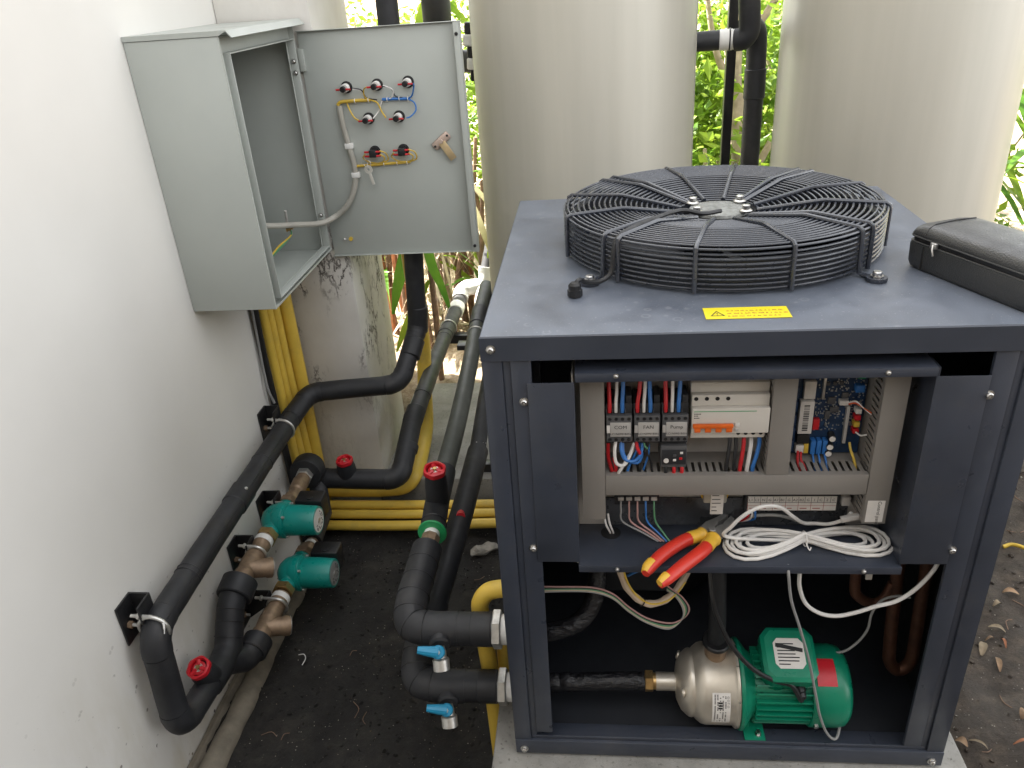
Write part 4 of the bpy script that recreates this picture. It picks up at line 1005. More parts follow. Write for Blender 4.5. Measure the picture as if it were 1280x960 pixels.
# ================================================================== grey control cabinet on the wall
def wall_cabinet():
    t = thing('control_cabinet', (-0.757, 1.02, 0.672), 'grey steel control cabinet on the white wall with its door swung open', 'cabinet')
    x0, x1, y0, y1, z0, z1 = -0.868, -0.646, 0.770, 1.270, 0.672, 1.320
    P = lambda n, lo, hi, m='cabinet', bev=0.0015, par=None: part(n, box(B(), lo, hi, bev), m, par or t)
    w = 0.0025
    P('side_panel', (x0, y0, z0), (x1, y0 + w, z1))
    P('side_panel', (x0, y1 - w, z0), (x1, y1, z1))
    P('bottom_panel', (x0, y0 + w + 0.0002, z0), (x1, y1 - w - 0.0002, z0 + w))
    P('top_panel', (x0, y0 + w + 0.0002, z1 - w), (x1, y1 - w - 0.0002, z1))
    P('back_panel', (x0, y0 + w + 0.0002, z0 + w + 0.0002), (x0 + w, y1 - w - 0.0002, z1 - w - 0.0002), 'cabinet_in')
    # turned-in rim with a gutter, then the inner upstand
    for (lo, hi) in (((x1 - 0.0005, y0, z0), (x1 + 0.0015, y0 + 0.006, z1)), ((x1 - 0.0005, y0 + 0.006, z0), (x1 + 0.0015, y1, z0 + 0.006))):
        P('rim', lo, hi, 'cabinet', 0)
    g = 0.034
    P('gutter', (x1 - 0.016, y0 + 0.0062, z0 + 0.0062), (x1 - 0.014, y0 + g, z1 - 0.004))
    P('gutter', (x1 - 0.016, y0 + g, z0 + 0.0062), (x1 - 0.014, y1 - 0.003, z0 + 0.022))
    P('gutter', (x1 - 0.016, y0 + g, z1 - 0.040), (x1 - 0.014, y1 - 0.003, z1 - 0.004))
    P('gutter', (x1 - 0.016, y1 - 0.036, z0 + 0.0222), (x1 - 0.014, y1 - 0.003, z1 - 0.0402))
    P('upstand', (x1 - 0.0138, y0 + g - 0.003, z0 + 0.018), (x1 + 0.008, y0 + g, z1 - 0.036), 'cabinet', 0.0008)
    P('upstand', (x1 - 0.0138, y0 + g + 0.0002, z0 + 0.018), (x1 + 0.008, y1 - 0.032, z0 + 0.021), 'cabinet', 0.0008)
    P('upstand', (x1 - 0.0138, y0 + g + 0.0002, z1 - 0.039), (x1 + 0.008, y1 - 0.032, z1 - 0.036), 'cabinet', 0.0008)
    P('upstand', (x1 - 0.0138, y1 - 0.0318, z0 + 0.018), (x1 + 0.008, y1 - 0.029, z1 - 0.036), 'cabinet', 0.0008)
    # rain hood
    bm = B(); zz = z1 + 0.001
    prof = [(x0, zz), (x0, zz + 0.011), (x1 + 0.022, zz + 0.011), (x1 + 0.034, zz - 0.004), (x1 + 0.0325, zz - 0.0055), (x1 + 0.021, zz + 0.0085), (x1 + 0.002, zz)]
    rings(bm, [[V((x, y, z)) for x, z in prof] for y in (y0 - 0.002, y1 + 0.004)])
    part('rain_hood', bm, 'cabinet', t, 30)
    for z in (1.225, 1.195, 0.790, 0.770): screw(t, (x1 - 0.003, y1 - 0.0320, z), (0, -1, 0), 0.0056)
    # wires inside
    for k, m in enumerate(('w_green', 'w_green', 'w_yellow')):
        part('earth_wire', wire([(-0.79, y0 + 0.06, 0.735), (-0.78, y0 + 0.15, 0.716 + k * 0.002), (-0.765, y0 + 0.26, 0.713), (-0.755, y0 + 0.36, 0.722 + 0.004 * k), (-0.735, y0 + 0.42, 0.745), (-0.74, y0 + 0.43, 0.765)], 0.0028, 7), m, t)
    for k in range(3): part('wire_lug', box(B(), (-0.746 + k * 0.008, y0 + 0.415, 0.757 + 0.003 * k), (-0.741 + k * 0.008, y0 + 0.425, 0.777), 0.001), 'brass', t)
    part('earth_strap', wire([(-0.74, y0 + 0.42, 0.78), (-0.735, y0 + 0.41, 0.80), (-0.73, y0 + 0.40, 0.825)], 0.004, 8), 'plate_grey', t)
    # ---- door, hinged on the far edge and swung out square to the wall
    dx0, dx1, dy, dz0, dz1 = -0.640, -0.178, 1.276, 0.650, 1.300
    d = P('door', (dx0, dy, dz0), (dx1, dy + 0.0025, dz1), 'cabinet', 0.0008)
    P('door_lip', (dx1 - 0.0015, dy - 0.020, dz0), (dx1 + 0.0010, dy - 0.0002, dz1), 'cabinet', 0.0008, d)
    P('door_lip', (dx0, dy - 0.012, dz1 - 0.0018), (dx1 - 0.0018, dy - 0.0002, dz1), 'cabinet', 0.0006, d)
    P('door_lip', (dx0, dy - 0.012, dz0), (dx1 - 0.0018, dy - 0.0002, dz0 + 0.0018), 'cabinet', 0.0006, d)
    P('door_fold', (dx1 - 0.018, dy - 0.0205, dz0 + 0.002), (dx1 - 0.0018, dy - 0.0185, dz1 - 0.002), 'cabinet', 0.0006, d)
    for z in (1.225, 1.195): P('hinge', (dx0 - 0.004, dy - 0.010, z - 0.03), (dx0 + 0.012, dy - 0.0003, z + 0.03), 'cabinet', 0.001, d) if z > 1.2 else None
    for z in (1.268, 0.672): part('bump_stop', cyl(B(), (dx1 - 0.010, dy - 0.0206, z), (dx1 - 0.010, dy - 0.025, z), 0.0048, n=14, ch=0.001), 'black_plastic', d)
    Y = dy - 0.0003
    def lampunit(x, z):
        p = part('pilot_lamp', lathe(B(), [(0.0165, 0), (0.0165, 0.003), (0.0150, 0.0034), (0.0150, 0.006), (0.011, 0.0062)], (x, Y, z), (0, -1, 0), 22), 'black_plastic', t)
        part('lamp_body', cyl(B(), (x, Y - 0.006, z), (x - 0.002, Y - 0.022, z - 0.001), 0.0115, n=18, ch=0.001), 'white_pvc', p)
        part('lamp_base', cyl(B(), (x - 0.004, Y - 0.0222, z - 0.002), (x - 0.005, Y - 0.032, z - 0.003), 0.0085, n=10, ch=0.001), 'black_plastic', p)
        for s in (-1, 1): part('wire_sleeve', cyl(B(), (x + s * 0.008 - 0.004, Y - 0.027, z - 0.003), (x + s * 0.021 - 0.004, Y - 0.026, z - 0.0035), 0.0027, n=8), 'w_red', p)
    rowA = [(-0.520, 1.146), (-0.430, 1.148), (-0.340, 1.151)]
    rowB = [(-0.468, 1.058), (-0.378, 1.059)]
    for x, z in rowA + rowB: lampunit(x, z)
    for x, z in ((-0.463, 0.964), (-0.377, 0.965)):
        p = part('selector_switch', lathe(B(), [(0.0165, 0), (0.0165, 0.003), (0.014, 0.0034), (0.014, 0.010)], (x, Y, z), (0, -1, 0), 22), 'black_plastic', t)
        part('contact_block', box(B(), (x - 0.011, Y - 0.034, z - 0.012), (x + 0.009, Y - 0.010, z + 0.008), 0.0015), 'black_plastic', p)
        for sx in (-1, 1):
            for dz in (-0.006, 0.006):
                part('wire_sleeve', cyl(B(), (x + sx * 0.010 - 0.002, Y - 0.028, z + dz - 0.003), (x + sx * 0.024 - 0.002, Y - 0.026, z + dz - 0.003), 0.0030, n=8), 'w_red', p)
    def Wd(m, r, *p): part('wire', wire([(x, Y - 0.004 - dd, z) for x, z, dd in p], r), m, t)
    # trunk loom up the hinge side and across into the cabinet
    part('loom', wire([(-0.790, 1.02, 0.835), (-0.74, 1.06, 0.812), (-0.69, 1.13, 0.793), (-0.645, 1.20, 0.775), (-0.610, 1.25, 0.780), (-0.565, Y - 0.016, 0.815), (-0.537, Y - 0.010, 0.870), (-0.530, Y - 0.010, 0.925), (-0.538, Y - 0.010, 0.985), (-0.546, Y - 0.010, 1.050), (-0.548, Y - 0.010, 1.098)], 0.0085, 10), 'loom', t)
    for x, z in ((-0.536, 0.985), (-0.529, 0.900)): part('loom_clip', box(B(), (x - 0.012, Y - 0.019, z - 0.008), (x + 0.012, Y - 0.001, z + 0.008), 0.002), 'white_pvc', t)
    Wd('w_yellow', 0.0050, (-0.552, 1.100, 0.006), (-0.54, 1.108, 0.006), (-0.50, 1.109, 0.004), (-0.455, 1.109, 0.003))
    Wd('w_yellow', 0.0024, (-0.455, 1.109, 0.003), (-0.435, 1.100, 0.006), (-0.425, 1.078, 0.01), (-0.412, 1.060, 0.02))
    Wd('w_yellow', 0.0024, (-0.525, 1.106, 0.004), (-0.518, 1.085, 0.008), (-0.505, 1.065, 0.018), (-0.492, 1.057, 0.022))
    Wd('w_white', 0.0020, (-0.497, 1.143, 0.022), (-0.478, 1.138, 0.014), (-0.470, 1.122, 0.006), (-0.475, 1.110, 0.004))
    Wd('w_black', 0.0018, (-0.497, 1.145, 0.022), (-0.474, 1.138, 0.014), (-0.464, 1.116, 0.006), (-0.435, 1.108, 0.004))
    Wd('w_yellow', 0.0018, (-0.456, 1.146, 0.022), (-0.467, 1.138, 0.014), (-0.468, 1.118, 0.008), (-0.45, 1.109, 0.004))
    Wd('w_black', 0.0018, (-0.408, 1.146, 0.022), (-0.388, 1.138, 0.014), (-0.380, 1.116, 0.006), (-0.36, 1.110, 0.004))
    Wd('w_white', 0.0018, (-0.408, 1.148, 0.022), (-0.384, 1.134, 0.014), (-0.392, 1.112, 0.006), (-0.42, 1.104, 0.004), (-0.432, 1.08, 0.006), (-0.45, 1.06, 0.02))
    Wd('w_blue', 0.0042, (-0.42, 1.108, 0.003), (-0.38, 1.108, 0.003), (-0.345, 1.106, 0.003))
    Wd('w_blue', 0.0022, (-0.345, 1.106, 0.003), (-0.332, 1.115, 0.006), (-0.322, 1.138, 0.015), (-0.320, 1.147, 0.022))
    Wd('w_blue', 0.0022, (-0.345, 1.106, 0.003), (-0.327, 1.095, 0.008), (-0.324, 1.075, 0.014), (-0.340, 1.060, 0.02), (-0.352, 1.057, 0.022))
    for x, z in ((-0.50, 1.109), (-0.46, 1.109), (-0.405, 1.108), (-0.37, 1.108), (-0.345, 1.106)): part('cable_tie', torus(B(), (x, Y - 0.008, z), (1, 0, 0), 0.0056, 0.0012, 14, 6), 'white_pvc', t)
    Wd('w_yellow', 0.0042, (-0.522, 0.925, 0.005), (-0.48, 0.926, 0.004), (-0.42, 0.928, 0.003), (-0.36, 0.930, 0.003))
    for x in (-0.463, -0.377):
        Wd('w_yellow', 0.0020, (x + 0.02, 0.970, 0.024), (x + 0.036, 0.960, 0.016), (x + 0.038, 0.940, 0.008), (x + 0.015, 0.930, 0.004))
        Wd('w_yellow', 0.0020, (x + 0.02, 0.960, 0.024), (x + 0.030, 0.948, 0.016), (x + 0.02, 0.934, 0.008), (x - 0.005, 0.929, 0.004))
        Wd('w_yellow', 0.0020, (x - 0.024, 0.962, 0.024), (x - 0.034, 0.950, 0.016), (x - 0.02, 0.936, 0.008), (x + 0.01, 0.929, 0.004))
    for x in (-0.49, -0.44, -0.40, -0.37): part('cable_tie', torus(B(), (x, Y - 0.007, 0.928), (1, 0, 0), 0.0054, 0.0012, 14, 6), 'white_pvc', t)
    # lock with its cam
    lx, lz = -0.262, 0.985
    Rl = Matrix.Translation(V((lx, Y - 0.004, lz))) @ Matrix.Rotation(rad(38), 4, 'Y')
    bm = B(); box(bm, (-0.012, -0.004, -0.030), (0.012, 0.003, 0.030), 0.004, Matrix.Translation(V((lx, Y - 0.004, lz))) @ Matrix.Rotation(rad(52), 4, 'Y'))
    lk = part('lock_plate', bm, 'lock_zinc', t)
    bm = B(); box(bm, (-0.0105, -0.008, -0.062), (0.0105, -0.0045, -0.004), 0.001, Matrix.Translation(V((lx, Y - 0.004, lz))) @ Matrix.Rotation(rad(-32), 4, 'Y'))
    part('lock_cam', bm, 'lock_brass', lk)
    for s in (-1, 1):
        q = Matrix.Rotation(rad(52), 3, 'Y') @ V((0, 0, 0.024 * s)); part('lock_screw', cyl(B(), V((lx, Y - 0.008, lz)) + q, V((lx, Y - 0.010, lz)) + q, 0.0034, n=10), 'black_plastic', lk)
    part('lock_hub', cyl(B(), (lx, Y - 0.012, lz), (lx, Y - 0.016, lz), 0.0065, n=14, ch=0.001), 'lock_zinc', lk)
    screw(d, (-0.600, Y, 0.701), (0, -1, 0), 0.005)
    part('earth_stud', cyl(B(), (-0.579, Y, 0.702), (-0.579, Y - 0.003, 0.702), 0.0065, n=12), 'w_yellow', d)
    # key hanging from the wiring
    k = thing('key', (-0.485, Y - 0.03, 0.88), 'small steel key hanging from the wiring inside the cabinet door', 'key')
    kx, ky, kz = -0.483, Y - 0.030, 0.918
    bm = B(); lathe(bm, [(0.0042, -0.0012), (0.0125, -0.0012), (0.0125, 0.0012), (0.0042, 0.0012), (0.0042, -0.0012)], (kx, ky, kz), (0.1, 1, 0), 18, False)
    part('bow', bm, 'key_metal', k)
    part('blade', box(B(), (kx - 0.004, ky - 0.001, kz - 0.046), (kx + 0.0045, ky + 0.001, kz - 0.0115), 0.0004, Matrix.Translation(V((kx, ky, kz))) @ Matrix.Rotation(rad(-12), 4, 'Y') @ Matrix.Translation(-V((kx, ky, kz)))), 'key_metal', k)
    part('key_ring', torus(B(), (kx - 0.003, ky + 0.006, kz + 0.016), (0.3, 1, 0.1), 0.012, 0.0010, 20, 6), 'zinc', k)
wall_cabinet()

# ================================================================== conduits
def conduit(pts, r, m, label, name='yellow_conduit', group=None, R=0.05, sub=0):
    c = catmull(pts, sub) if sub else [V(p) for p in pts]
    return solo(name, sweep(B(), c, r, 14), m, label, 'conduit', group)
vg = 'yellow conduits rising in the wall corner'
for i, (x, y, r, dx, dy) in enumerate(((-0.849, 1.125, 0.0155, -0.002, 0.015), (-0.846, 1.160, 0.0165, 0.001, 0.012), (-0.838, 1.196, 0.0165, 0.002, 0.01), (-0.818, 1.236, 0.024, -0.002, 0.006))):
    conduit([(x + dx * 4, y + dy, -0.40), (x + dx * 2, y + dy * 0.6, -0.1), (x, y, 0.25), (x - 0.0005, y, 0.50), (x - 0.001, y, 0.671)], r, 'yellow_pvc',
            ('yellow conduit rising right beside the black flexible conduit', 'yellow conduit second from the black flexible conduit in the wall corner', 'thin yellow conduit rising beside the thick one', 'thick yellow conduit against the column, widest of the corner bundle')[i], group=vg, sub=4)
conduit([(-0.853, 1.075, -0.40), (-0.853, 1.078, 0.0), (-0.855, 1.082, 0.3), (-0.856, 1.085, 0.45), (-0.850, 1.09, 0.671)], 0.0115, 'w_black', 'black flexible conduit on the wall beside the yellow ones', 'black_conduit', sub=4)
conduit([(-0.845, 1.060, 0.24), (-0.853, 1.055, 0.29), (-0.857, 1.062, 0.36), (-0.856, 1.068, 0.46), (-0.852, 1.075, 0.671)], 0.004, 'w_grey', 'thin grey cable dropping from the cabinet to the upper bracket', 'grey_cable', sub=5)
hg = 'yellow conduits lying along the slab edge'
for i, (y, za, zb, r) in enumerate(((1.190, -0.252, -0.242, 0.0165), (1.156, -0.268, -0.252, 0.0165), (1.118, -0.288, -0.262, 0.0175))):
    conduit([(-0.82, y + 0.004, za - 0.002), (-0.5, y, za), (-0.2, y - 0.002, (za + zb) / 2), (0.2, y, zb), (0.75, y, zb)], r, 'yellow_pvc', ('yellow conduit lying closest to the slab face', 'yellow conduit lying between two others along the slab edge', 'yellow conduit lying outermost on the black soil along the slab edge')[i], group=hg, sub=6)
conduit([(-0.83, 1.235, -0.215), (-0.70, 1.232, -0.214), (-0.58, 1.232, -0.212), (-0.515, 1.238, -0.204), (-0.482, 1.27, -0.178), (-0.474, 1.38, -0.150), (-0.474, 1.50, -0.100), (-0.484, 1.60, 0.03), (-0.482, 1.65, 0.168), (-0.490, 1.65, 0.36)], 0.027, 'yellow_pvc', 'fat yellow conduit bending up behind the grey insulated pipe', sub=6)
conduit([(-0.490, 1.65, 0.34), (-0.498, 1.65, 0.6), (-0.469, 1.65, 1.36), (-0.44, 1.65, 2.6)], 0.0235, 'yellow_pvc', 'tall yellow conduit standing behind the black riser pipe', sub=5)
ug = 'yellow conduits bending into the heat pump side'
conduit([(0.012, 0.165, 0.285), (-0.030, 0.165, 0.283), (-0.055, 0.163, 0.276), (-0.070, 0.161, 0.255), (-0.074, 0.160, 0.22), (-0.067, 0.160, 0.05), (-0.060, 0.158, -0.35)], 0.0185, 'yellow_pvc', 'yellow conduit bending out of the heat pump side into the ground', sub=6)
conduit([(-0.035, 0.185, 0.17), (-0.036, 0.185, 0.05), (-0.036, 0.185, -0.02)], 0.0165, 'yellow_pvc', 'short yellow conduit standing close against the heat pump side', sub=4)

# ================================================================== pipework
def handwheel(parent, c, axis, R=0.027):
    c = V(c); u, w, d = basis(axis)
    hw = B(); n = 48
    def rim(rad_, h, amp): return [c + d * h + (u * math.cos(a) + w * math.sin(a)) * (rad_ + amp * math.cos(6 * a)) for a in [2 * math.pi * k / n for k in range(n)]]
    rings(hw, [rim(R * 0.72, -0.004, 0), rim(R * 0.98, -0.006, 0.001), rim(R, 0.0, 0.0014), rim(R * 0.97, 0.006, 0.001), rim(R * 0.80, 0.0075, 0), rim(R * 0.72, 0.004, 0)], False, True)
    h = part('handwheel', hw, 'red_plastic', parent, 50)
    for k in range(3):
        a = rad(20 + 120 * k); e = u * math.cos(a) + w * math.sin(a)
        part('wheel_spoke', sweep(B(), [c + e * R * 0.18, c + e * R * 0.5 - d * 0.001, c + e * R * 0.80], [0.0075, 0.006, 0.006], 8), 'red_plastic', h)
    part('wheel_disc', lathe(B(), [(R * 0.60, -0.003), (R * 0.60, 0.001), (R * 0.45, 0.0028), (R * 0.44, 0.0029)], c, d, 20), 'red_plastic', h)
    part('washer', lathe(B(), [(R * 0.38, 0.0029), (R * 0.38, 0.0036), (R * 0.20, 0.0038)], c, d, 20), 'zinc', h)
    part('wheel_nut', hexnut(B(), c + d * 0.0038, c + d * 0.008, R * 0.2), 'brass', h)
def valve(parent, base, axis, L=0.06, r=0.024, R=0.027):
    base, a = V(base), V(axis).normalized()
    v = part('gate_valve', lathe(B(), [(r * 1.08, 0), (r * 1.05, L * 0.6), (r, L * 0.8), (r * 0.93, L)], base, a, 22), 'foam', parent)
    part('valve_stem', cyl(B(), base + a * L, base + a * (L + 0.012), 0.005, n=10), 'brass', v)
    # handwheel pieces stay one level below the run
    handwheel(v, base + a * (L + 0.012), a, R) if False else _wheel(parent, base + a * (L + 0.010), a, R)
def _wheel(parent, c, a, R): handwheel(parent, c, a, R)

# --- wall run: comes over from the riser, along the wall, drops and turns back to the pumps
A = thing('wall_pipe_run', (-0.80, 0.6, -0.15), 'long black insulated pipe clamped along the white wall, turning back at its end', 'pipe')
fillet_run(A, [(-0.378, 1.36, 2.7), (-0.403, 1.36, 0.70), (-0.424, 1.36, 0.36), (-0.468, 1.20, 0.228), (-0.765, 1.162, 0.222), (-0.800, 1.06, 0.186), (-0.800, 0.135, 0.176), (-0.800, 0.112, -0.105), (-0.800, 0.30, -0.128), (-0.797, 0.372, -0.138)], 0.0315, 'foam', 0.065, 22, True)
collar(A, (-0.4145, 1.36, 0.44), (-0.4245, 1.36, 0.345), 0.0335)
collar(A, (-0.430, 1.325, 0.333), (-0.444, 1.275, 0.290), 0.0345)
collar(A, (-0.800, 0.590, 0.181), (-0.800, 0.665, 0.182), 0.0345)
collar(A, (-0.800, 1.02, 0.187), (-0.800, 0.985, 0.186), 0.0335)
screw(A, (-0.777, 0.635, 0.2075), (0.6, 0, 0.7), 0.004)
part('valve_body', sweep(B(), [(-0.800, 0.26, -0.123), (-0.800, 0.345, -0.134)], 0.036, 22), 'foam', A)
valve(A, (-0.800, 0.275, -0.118), (-0.05, -0.36, 0.9), 0.058, 0.030, 0.029)
# slit seam of the lagging and a few tape wraps and glue marks
for a_, b_ in (((-0.7725, 0.16, 0.1915), (-0.7725, 0.58, 0.1965)), ((-0.7735, 0.67, 0.2000), (-0.7735, 0.97, 0.2030))):
    part('slit_seam', sweep(B(), [V(a_).lerp(V(b_), k / 12) + V((0.0006 * noise.noise(V((k, 1, 0))), 0, 0.0012 * noise.noise(V((k * 0.7, 4, 0))))) for k in range(13)], 0.0011, 5), 'tape', A)
for y_ in (0.31, 0.325, 0.80): part('tape_band', torus(B(), (-0.80, y_, 0.178 + 0.008 * (y_ - 0.13)), (0.04, 1, 0.1), 0.0315, 0.0013, 28, 6), 'tape', A)
part('glue_mark', wire([(-0.776, 0.150, 0.1985), (-0.771, 0.142, 0.1935), (-0.769, 0.136, 0.184), (-0.769, 0.132, 0.176)], [0.0032] * 6 + [0.0022] * 6 + [0.0012] * 7, 6), 'white_pvc', A)
# tee with two branches
part('tee', sweep(B(), catmull([(-0.800, 0.340, -0.133), (-0.802, 0.385, -0.125), (-0.805, 0.425, -0.085), (-0.806, 0.455, -0.050), (-0.805, 0.485, -0.030)], 5), 0.0365, 20), 'foam', A)
part('tee', sweep(B(), catmull([(-0.800, 0.345, -0.135), (-0.785, 0.375, -0.160), (-0.772, 0.400, -0.178), (-0.764, 0.435, -0.178)], 5), 0.0345, 20), 'foam', A)
for y, z in ((0.405, -0.106), (0.432, -0.077), (0.452, -0.052)):
    part('tape_band', torus(B(), (-0.804, y, z), (0, 0.7, 0.7), 0.0365, 0.0016, 28, 6), 'tape', A)
collar(A, (-0.804, 0.475, -0.036), (-0.800, 0.527, -0.018), 0.048, 'foam', 'end_cap')
collar(A, (-0.764, 0.420, -0.180), (-0.760, 0.468, -0.176), 0.040, 'foam', 'end_cap')

# --- pump lines
def strainer(label, a, b, br):
    a, b = V(a), V(b); d = (b - a).normalized(); L = (b - a).length
    t = thing('y_strainer', (a.x, a.y, a.z - 0.03), label, 'strainer')
    bm = B(); lathe(bm, [(0.0265, 0), (0.028, 0.004), (0.028, 0.020), (0.0245, 0.026), (0.0285, L * 0.40), (0.0265, L * 0.62), (0.0235, L * 0.75), (0.0265, L * 0.80), (0.0265, L)], a, d, 24); part('body', bm, 'bronze', t, 40)
    m = a + d * L * 0.25; br = V(br).normalized()
    bm = B(); lathe(bm, [(0.026, 0.0), (0.0265, 0.050), (0.0285, 0.053), (0.0285, 0.066), (0.022, 0.069)], m, br, 24); part('branch', bm, 'bronze', t, 40)
    part('branch_cap_rim', torus(B(), m + br * 0.0675, br, 0.0245, 0.0025, 24, 6), 'zinc', t)
    part('sealing_tape', lathe(B(), [(0.0272, L * 0.86), (0.0280, L * 0.90), (0.0272, L * 0.97)], a, d, 20), 'white_pvc', t)
strainer('bronze y-strainer directly below the long wall pipe, feeding the upper pump', (-0.799, 0.527, -0.018), (-0.790, 0.690, -0.008), (0.82, 0.45, -0.30))
strainer('bronze y-strainer near the soil, feeding the lower pump', (-0.760, 0.468, -0.176), (-0.748, 0.625, -0.165), (0.82, 0.45, -0.30))

def circ_pump(c, label, mat_end):
    c = V(c)
    t = thing('circulating_pump', (c.x, c.y, c.z - 0.06), label, 'pump', 'teal circulating pumps')
    Yd, Xd = V((0.04, 1, -0.02)).normalized(), V((1, -0.04, 0.02)).normalized()
    bm = B(); lathe(bm, [(0.020, -0.075), (0.026, -0.070), (0.026, -0.060), (0.022, -0.052), (0.034, -0.038), (0.046, -0.018), (0.049, 0.0), (0.046, 0.018), (0.034, 0.038), (0.022, 0.052), (0.026, 0.060), (0.026, 0.070), (0.020, 0.075)], c, Yd, 26)
    v = part('volute', bm, 'pump_teal', t, 60)
    bm = B(); lathe(bm, [(0.044, -0.012), (0.053, 0.0), (0.055, 0.014), (0.055, 0.026), (0.051, 0.029), (0.051, 0.033), (0.0455, 0.036)], c, Xd, 32); part('volute_flange', bm, 'pump_teal', v, 40)
    for a in (45, 135, 225, 315):
        u, w, d = basis(Xd); q = c + Xd * 0.033 + (u * math.cos(rad(a)) + w * math.sin(rad(a))) * 0.050
        part('flange_bolt', cyl(B(), q, q + Xd * 0.008, 0.0042, n=10), 'zinc', v)
    m = part('motor', lathe(B(), [(0.0455, 0.034), (0.0465, 0.040), (0.0460, 0.070), (0.0435, 0.124), (0.0420, 0.128)], c, Xd, 36), 'pump_teal', t, 40)
    part('end_plate', lathe(B(), [(0.036, 0.1282), (0.036, 0.1292)], c, Xd, 30), mat_end, m)
    part('end_screw', lathe(B(), [(0.008, 0.1293), (0.008, 0.1310), (0.004, 0.1311)], c, Xd, 14), 'zinc', m)
    bm = B(); u, w, d = basis(Xd)
    for k in range(14):
        a = rad(20 + k * 16); q = c + Xd * 0.1295 + (u * math.cos(a) + w * math.sin(a)) * (0.027 if k % 3 else 0.020)
        box(bm, (-0.0004, -0.004, -0.0012), (0.0004, 0.004, 0.0012), 0, Matrix.Translation(q) @ Matrix.Rotation(rng_angle(k), 4, 'X'))
    part('plate_print', bm, 'ink', m, 0)
    tb = part('terminal_box', box(B(), (c.x + 0.040, c.y + 0.046, c.z - 0.038), (c.x + 0.125, c.y + 0.105, c.z + 0.036), 0.006), 'black_plastic', t)
    part('terminal_knob', cyl(B(), (c.x + 0.085, c.y + 0.06, c.z + 0.036), (c.x + 0.085, c.y + 0.06, c.z + 0.041), 0.010, n=16, ch=0.001), 'black_plastic', tb)
    for s in (-1, 1):
        q = c + Yd * (0.071 * s); part('union_nut', hexnut(B(), q, q + Yd * (0.024 * s), 0.032), 'bronze' if s > 0 else 'brass', t)
def rng_angle(k): return rad(k * 37)
circ_pump((-0.786, 0.785, -0.012), 'teal circulating pump with beige end plate, the upper one beside the wall pipe', 'paper')
circ_pump((-0.744, 0.722, -0.160), 'teal circulating pump with blue-grey end plate, the lower one near the soil', 'w_grey')
# fittings after the pumps up to the lagged manifold
pf = thing('pump_outlet_fittings', (-0.79, 0.95, -0.05), 'bronze pipe fittings joining the upper pump to the black capped elbow', 'pipe fittings')
bm = B(); lathe(bm, [(0.021, 0), (0.025, 0.004), (0.025, 0.030), (0.019, 0.034), (0.019, 0.060), (0.0245, 0.066), (0.0265, 0.115), (0.022, 0.12), (0.022, 0.15)], (-0.782, 0.878, -0.016), (-0.03, 1, -0.02), 22)
part('check_valve', bm, 'bronze', pf)
part('hex_ring', hexnut(B(), (-0.787, 1.018, -0.020), (-0.788, 1.045, -0.021), 0.029), 'zinc', pf)
pf2 = thing('lower_outlet_fittings', (-0.735, 0.86, -0.19), 'bronze nipple behind the lower teal pump', 'pipe fittings')
bm = B(); lathe(bm, [(0.021, 0), (0.024, 0.004), (0.024, 0.03), (0.019, 0.034), (0.019, 0.07)], (-0.738, 0.815, -0.165), (0.0, 1, -0.06), 20); part('nipple', bm, 'bronze', pf2)
bm = B(); lathe(bm, [(0.0205, 0.040), (0.0215, 0.046), (0.0205, 0.052)], (-0.738, 0.815, -0.165), (0.0, 1, -0.06), 16); part('sealing_tape', bm, 'white_pvc', pf2)

# --- return run: crosses from the pumps, then runs back past the column
Cn = thing('return_pipe_run', (-0.5, 1.3, -0.12), 'grey insulated pipe turning from the pumps and running back past the column to white fittings', 'pipe')
part('capped_elbow', lathe(B(), [(0.036, 0), (0.052, 0.003), (0.055, 0.012), (0.055, 0.05), (0.050, 0.062), (0.030, 0.068)], (-0.788, 1.040, -0.022), (-0.02, 1, -0.05), 24), 'foam', Cn)
fillet_run(Cn, [(-0.788, 1.10, -0.045), (-0.770, 1.105, -0.078), (-0.490, 1.105, -0.086), (-0.476, 1.34, 0.027)], 0.0345, 'foam', 0.05, 22)
part('pipe_section', sweep(B(), [(-0.738, 0.88, -0.168), (-0.745, 1.02, -0.16), (-0.770, 1.085, -0.085)], 0.030, 18), 'foam', Cn)
fillet_run(Cn, [(-0.479, 1.30, 0.006), (-0.461, 1.46, 0.052), (-0.451, 1.90, 0.079), (-0.451, 2.22, 0.072)], 0.0305, 'foam_grey', 0.08, 22)
collar(Cn, (-0.478, 1.315, 0.013), (-0.471, 1.375, 0.036), 0.0355, 'foam')
collar(Cn, (-0.482, 1.21, -0.040), (-0.479, 1.235, -0.026), 0.0365, 'foam')
collar(Cn, (-0.4515, 1.93, 0.079), (-0.4512, 2.00, 0.078), 0.033, 'foam_grey')
ubolt(Cn, (-0.4512, 2.02, 0.077), (0, 1, 0), 0.033, 0.0035, 0, None)
valve(Cn, (-0.667, 1.105, -0.062), (0.0, -0.12, 1), 0.048, 0.030, 0.028)
part('white_coupling', cyl(B(), (-0.451, 2.20, 0.072), (-0.451, 2.27, 0.072), 0.036, n=22, ch=0.003), 'white_pvc', Cn)
part('pipe_section', cyl(B(), (-0.451, 2.27, 0.072), (-0.451, 2.37, 0.072), 0.0305, n=20), 'foam_grey', Cn)
part('white_elbow', sweep(B(), catmull([(-0.451, 2.36, 0.074), (-0.448, 2.40, 0.090), (-0.425, 2.42, 0.105), (-0.385, 2.42, 0.110)], 5), 0.037, 20), 'white_pvc', Cn)
part('white_tee', sweep(B(), [(-0.400, 2.42, 0.110), (-0.345, 2.42, 0.120), (-0.330, 2.43, 0.160), (-0.325, 2.44, 0.20)], 0.037, 18), 'white_pvc', Cn)
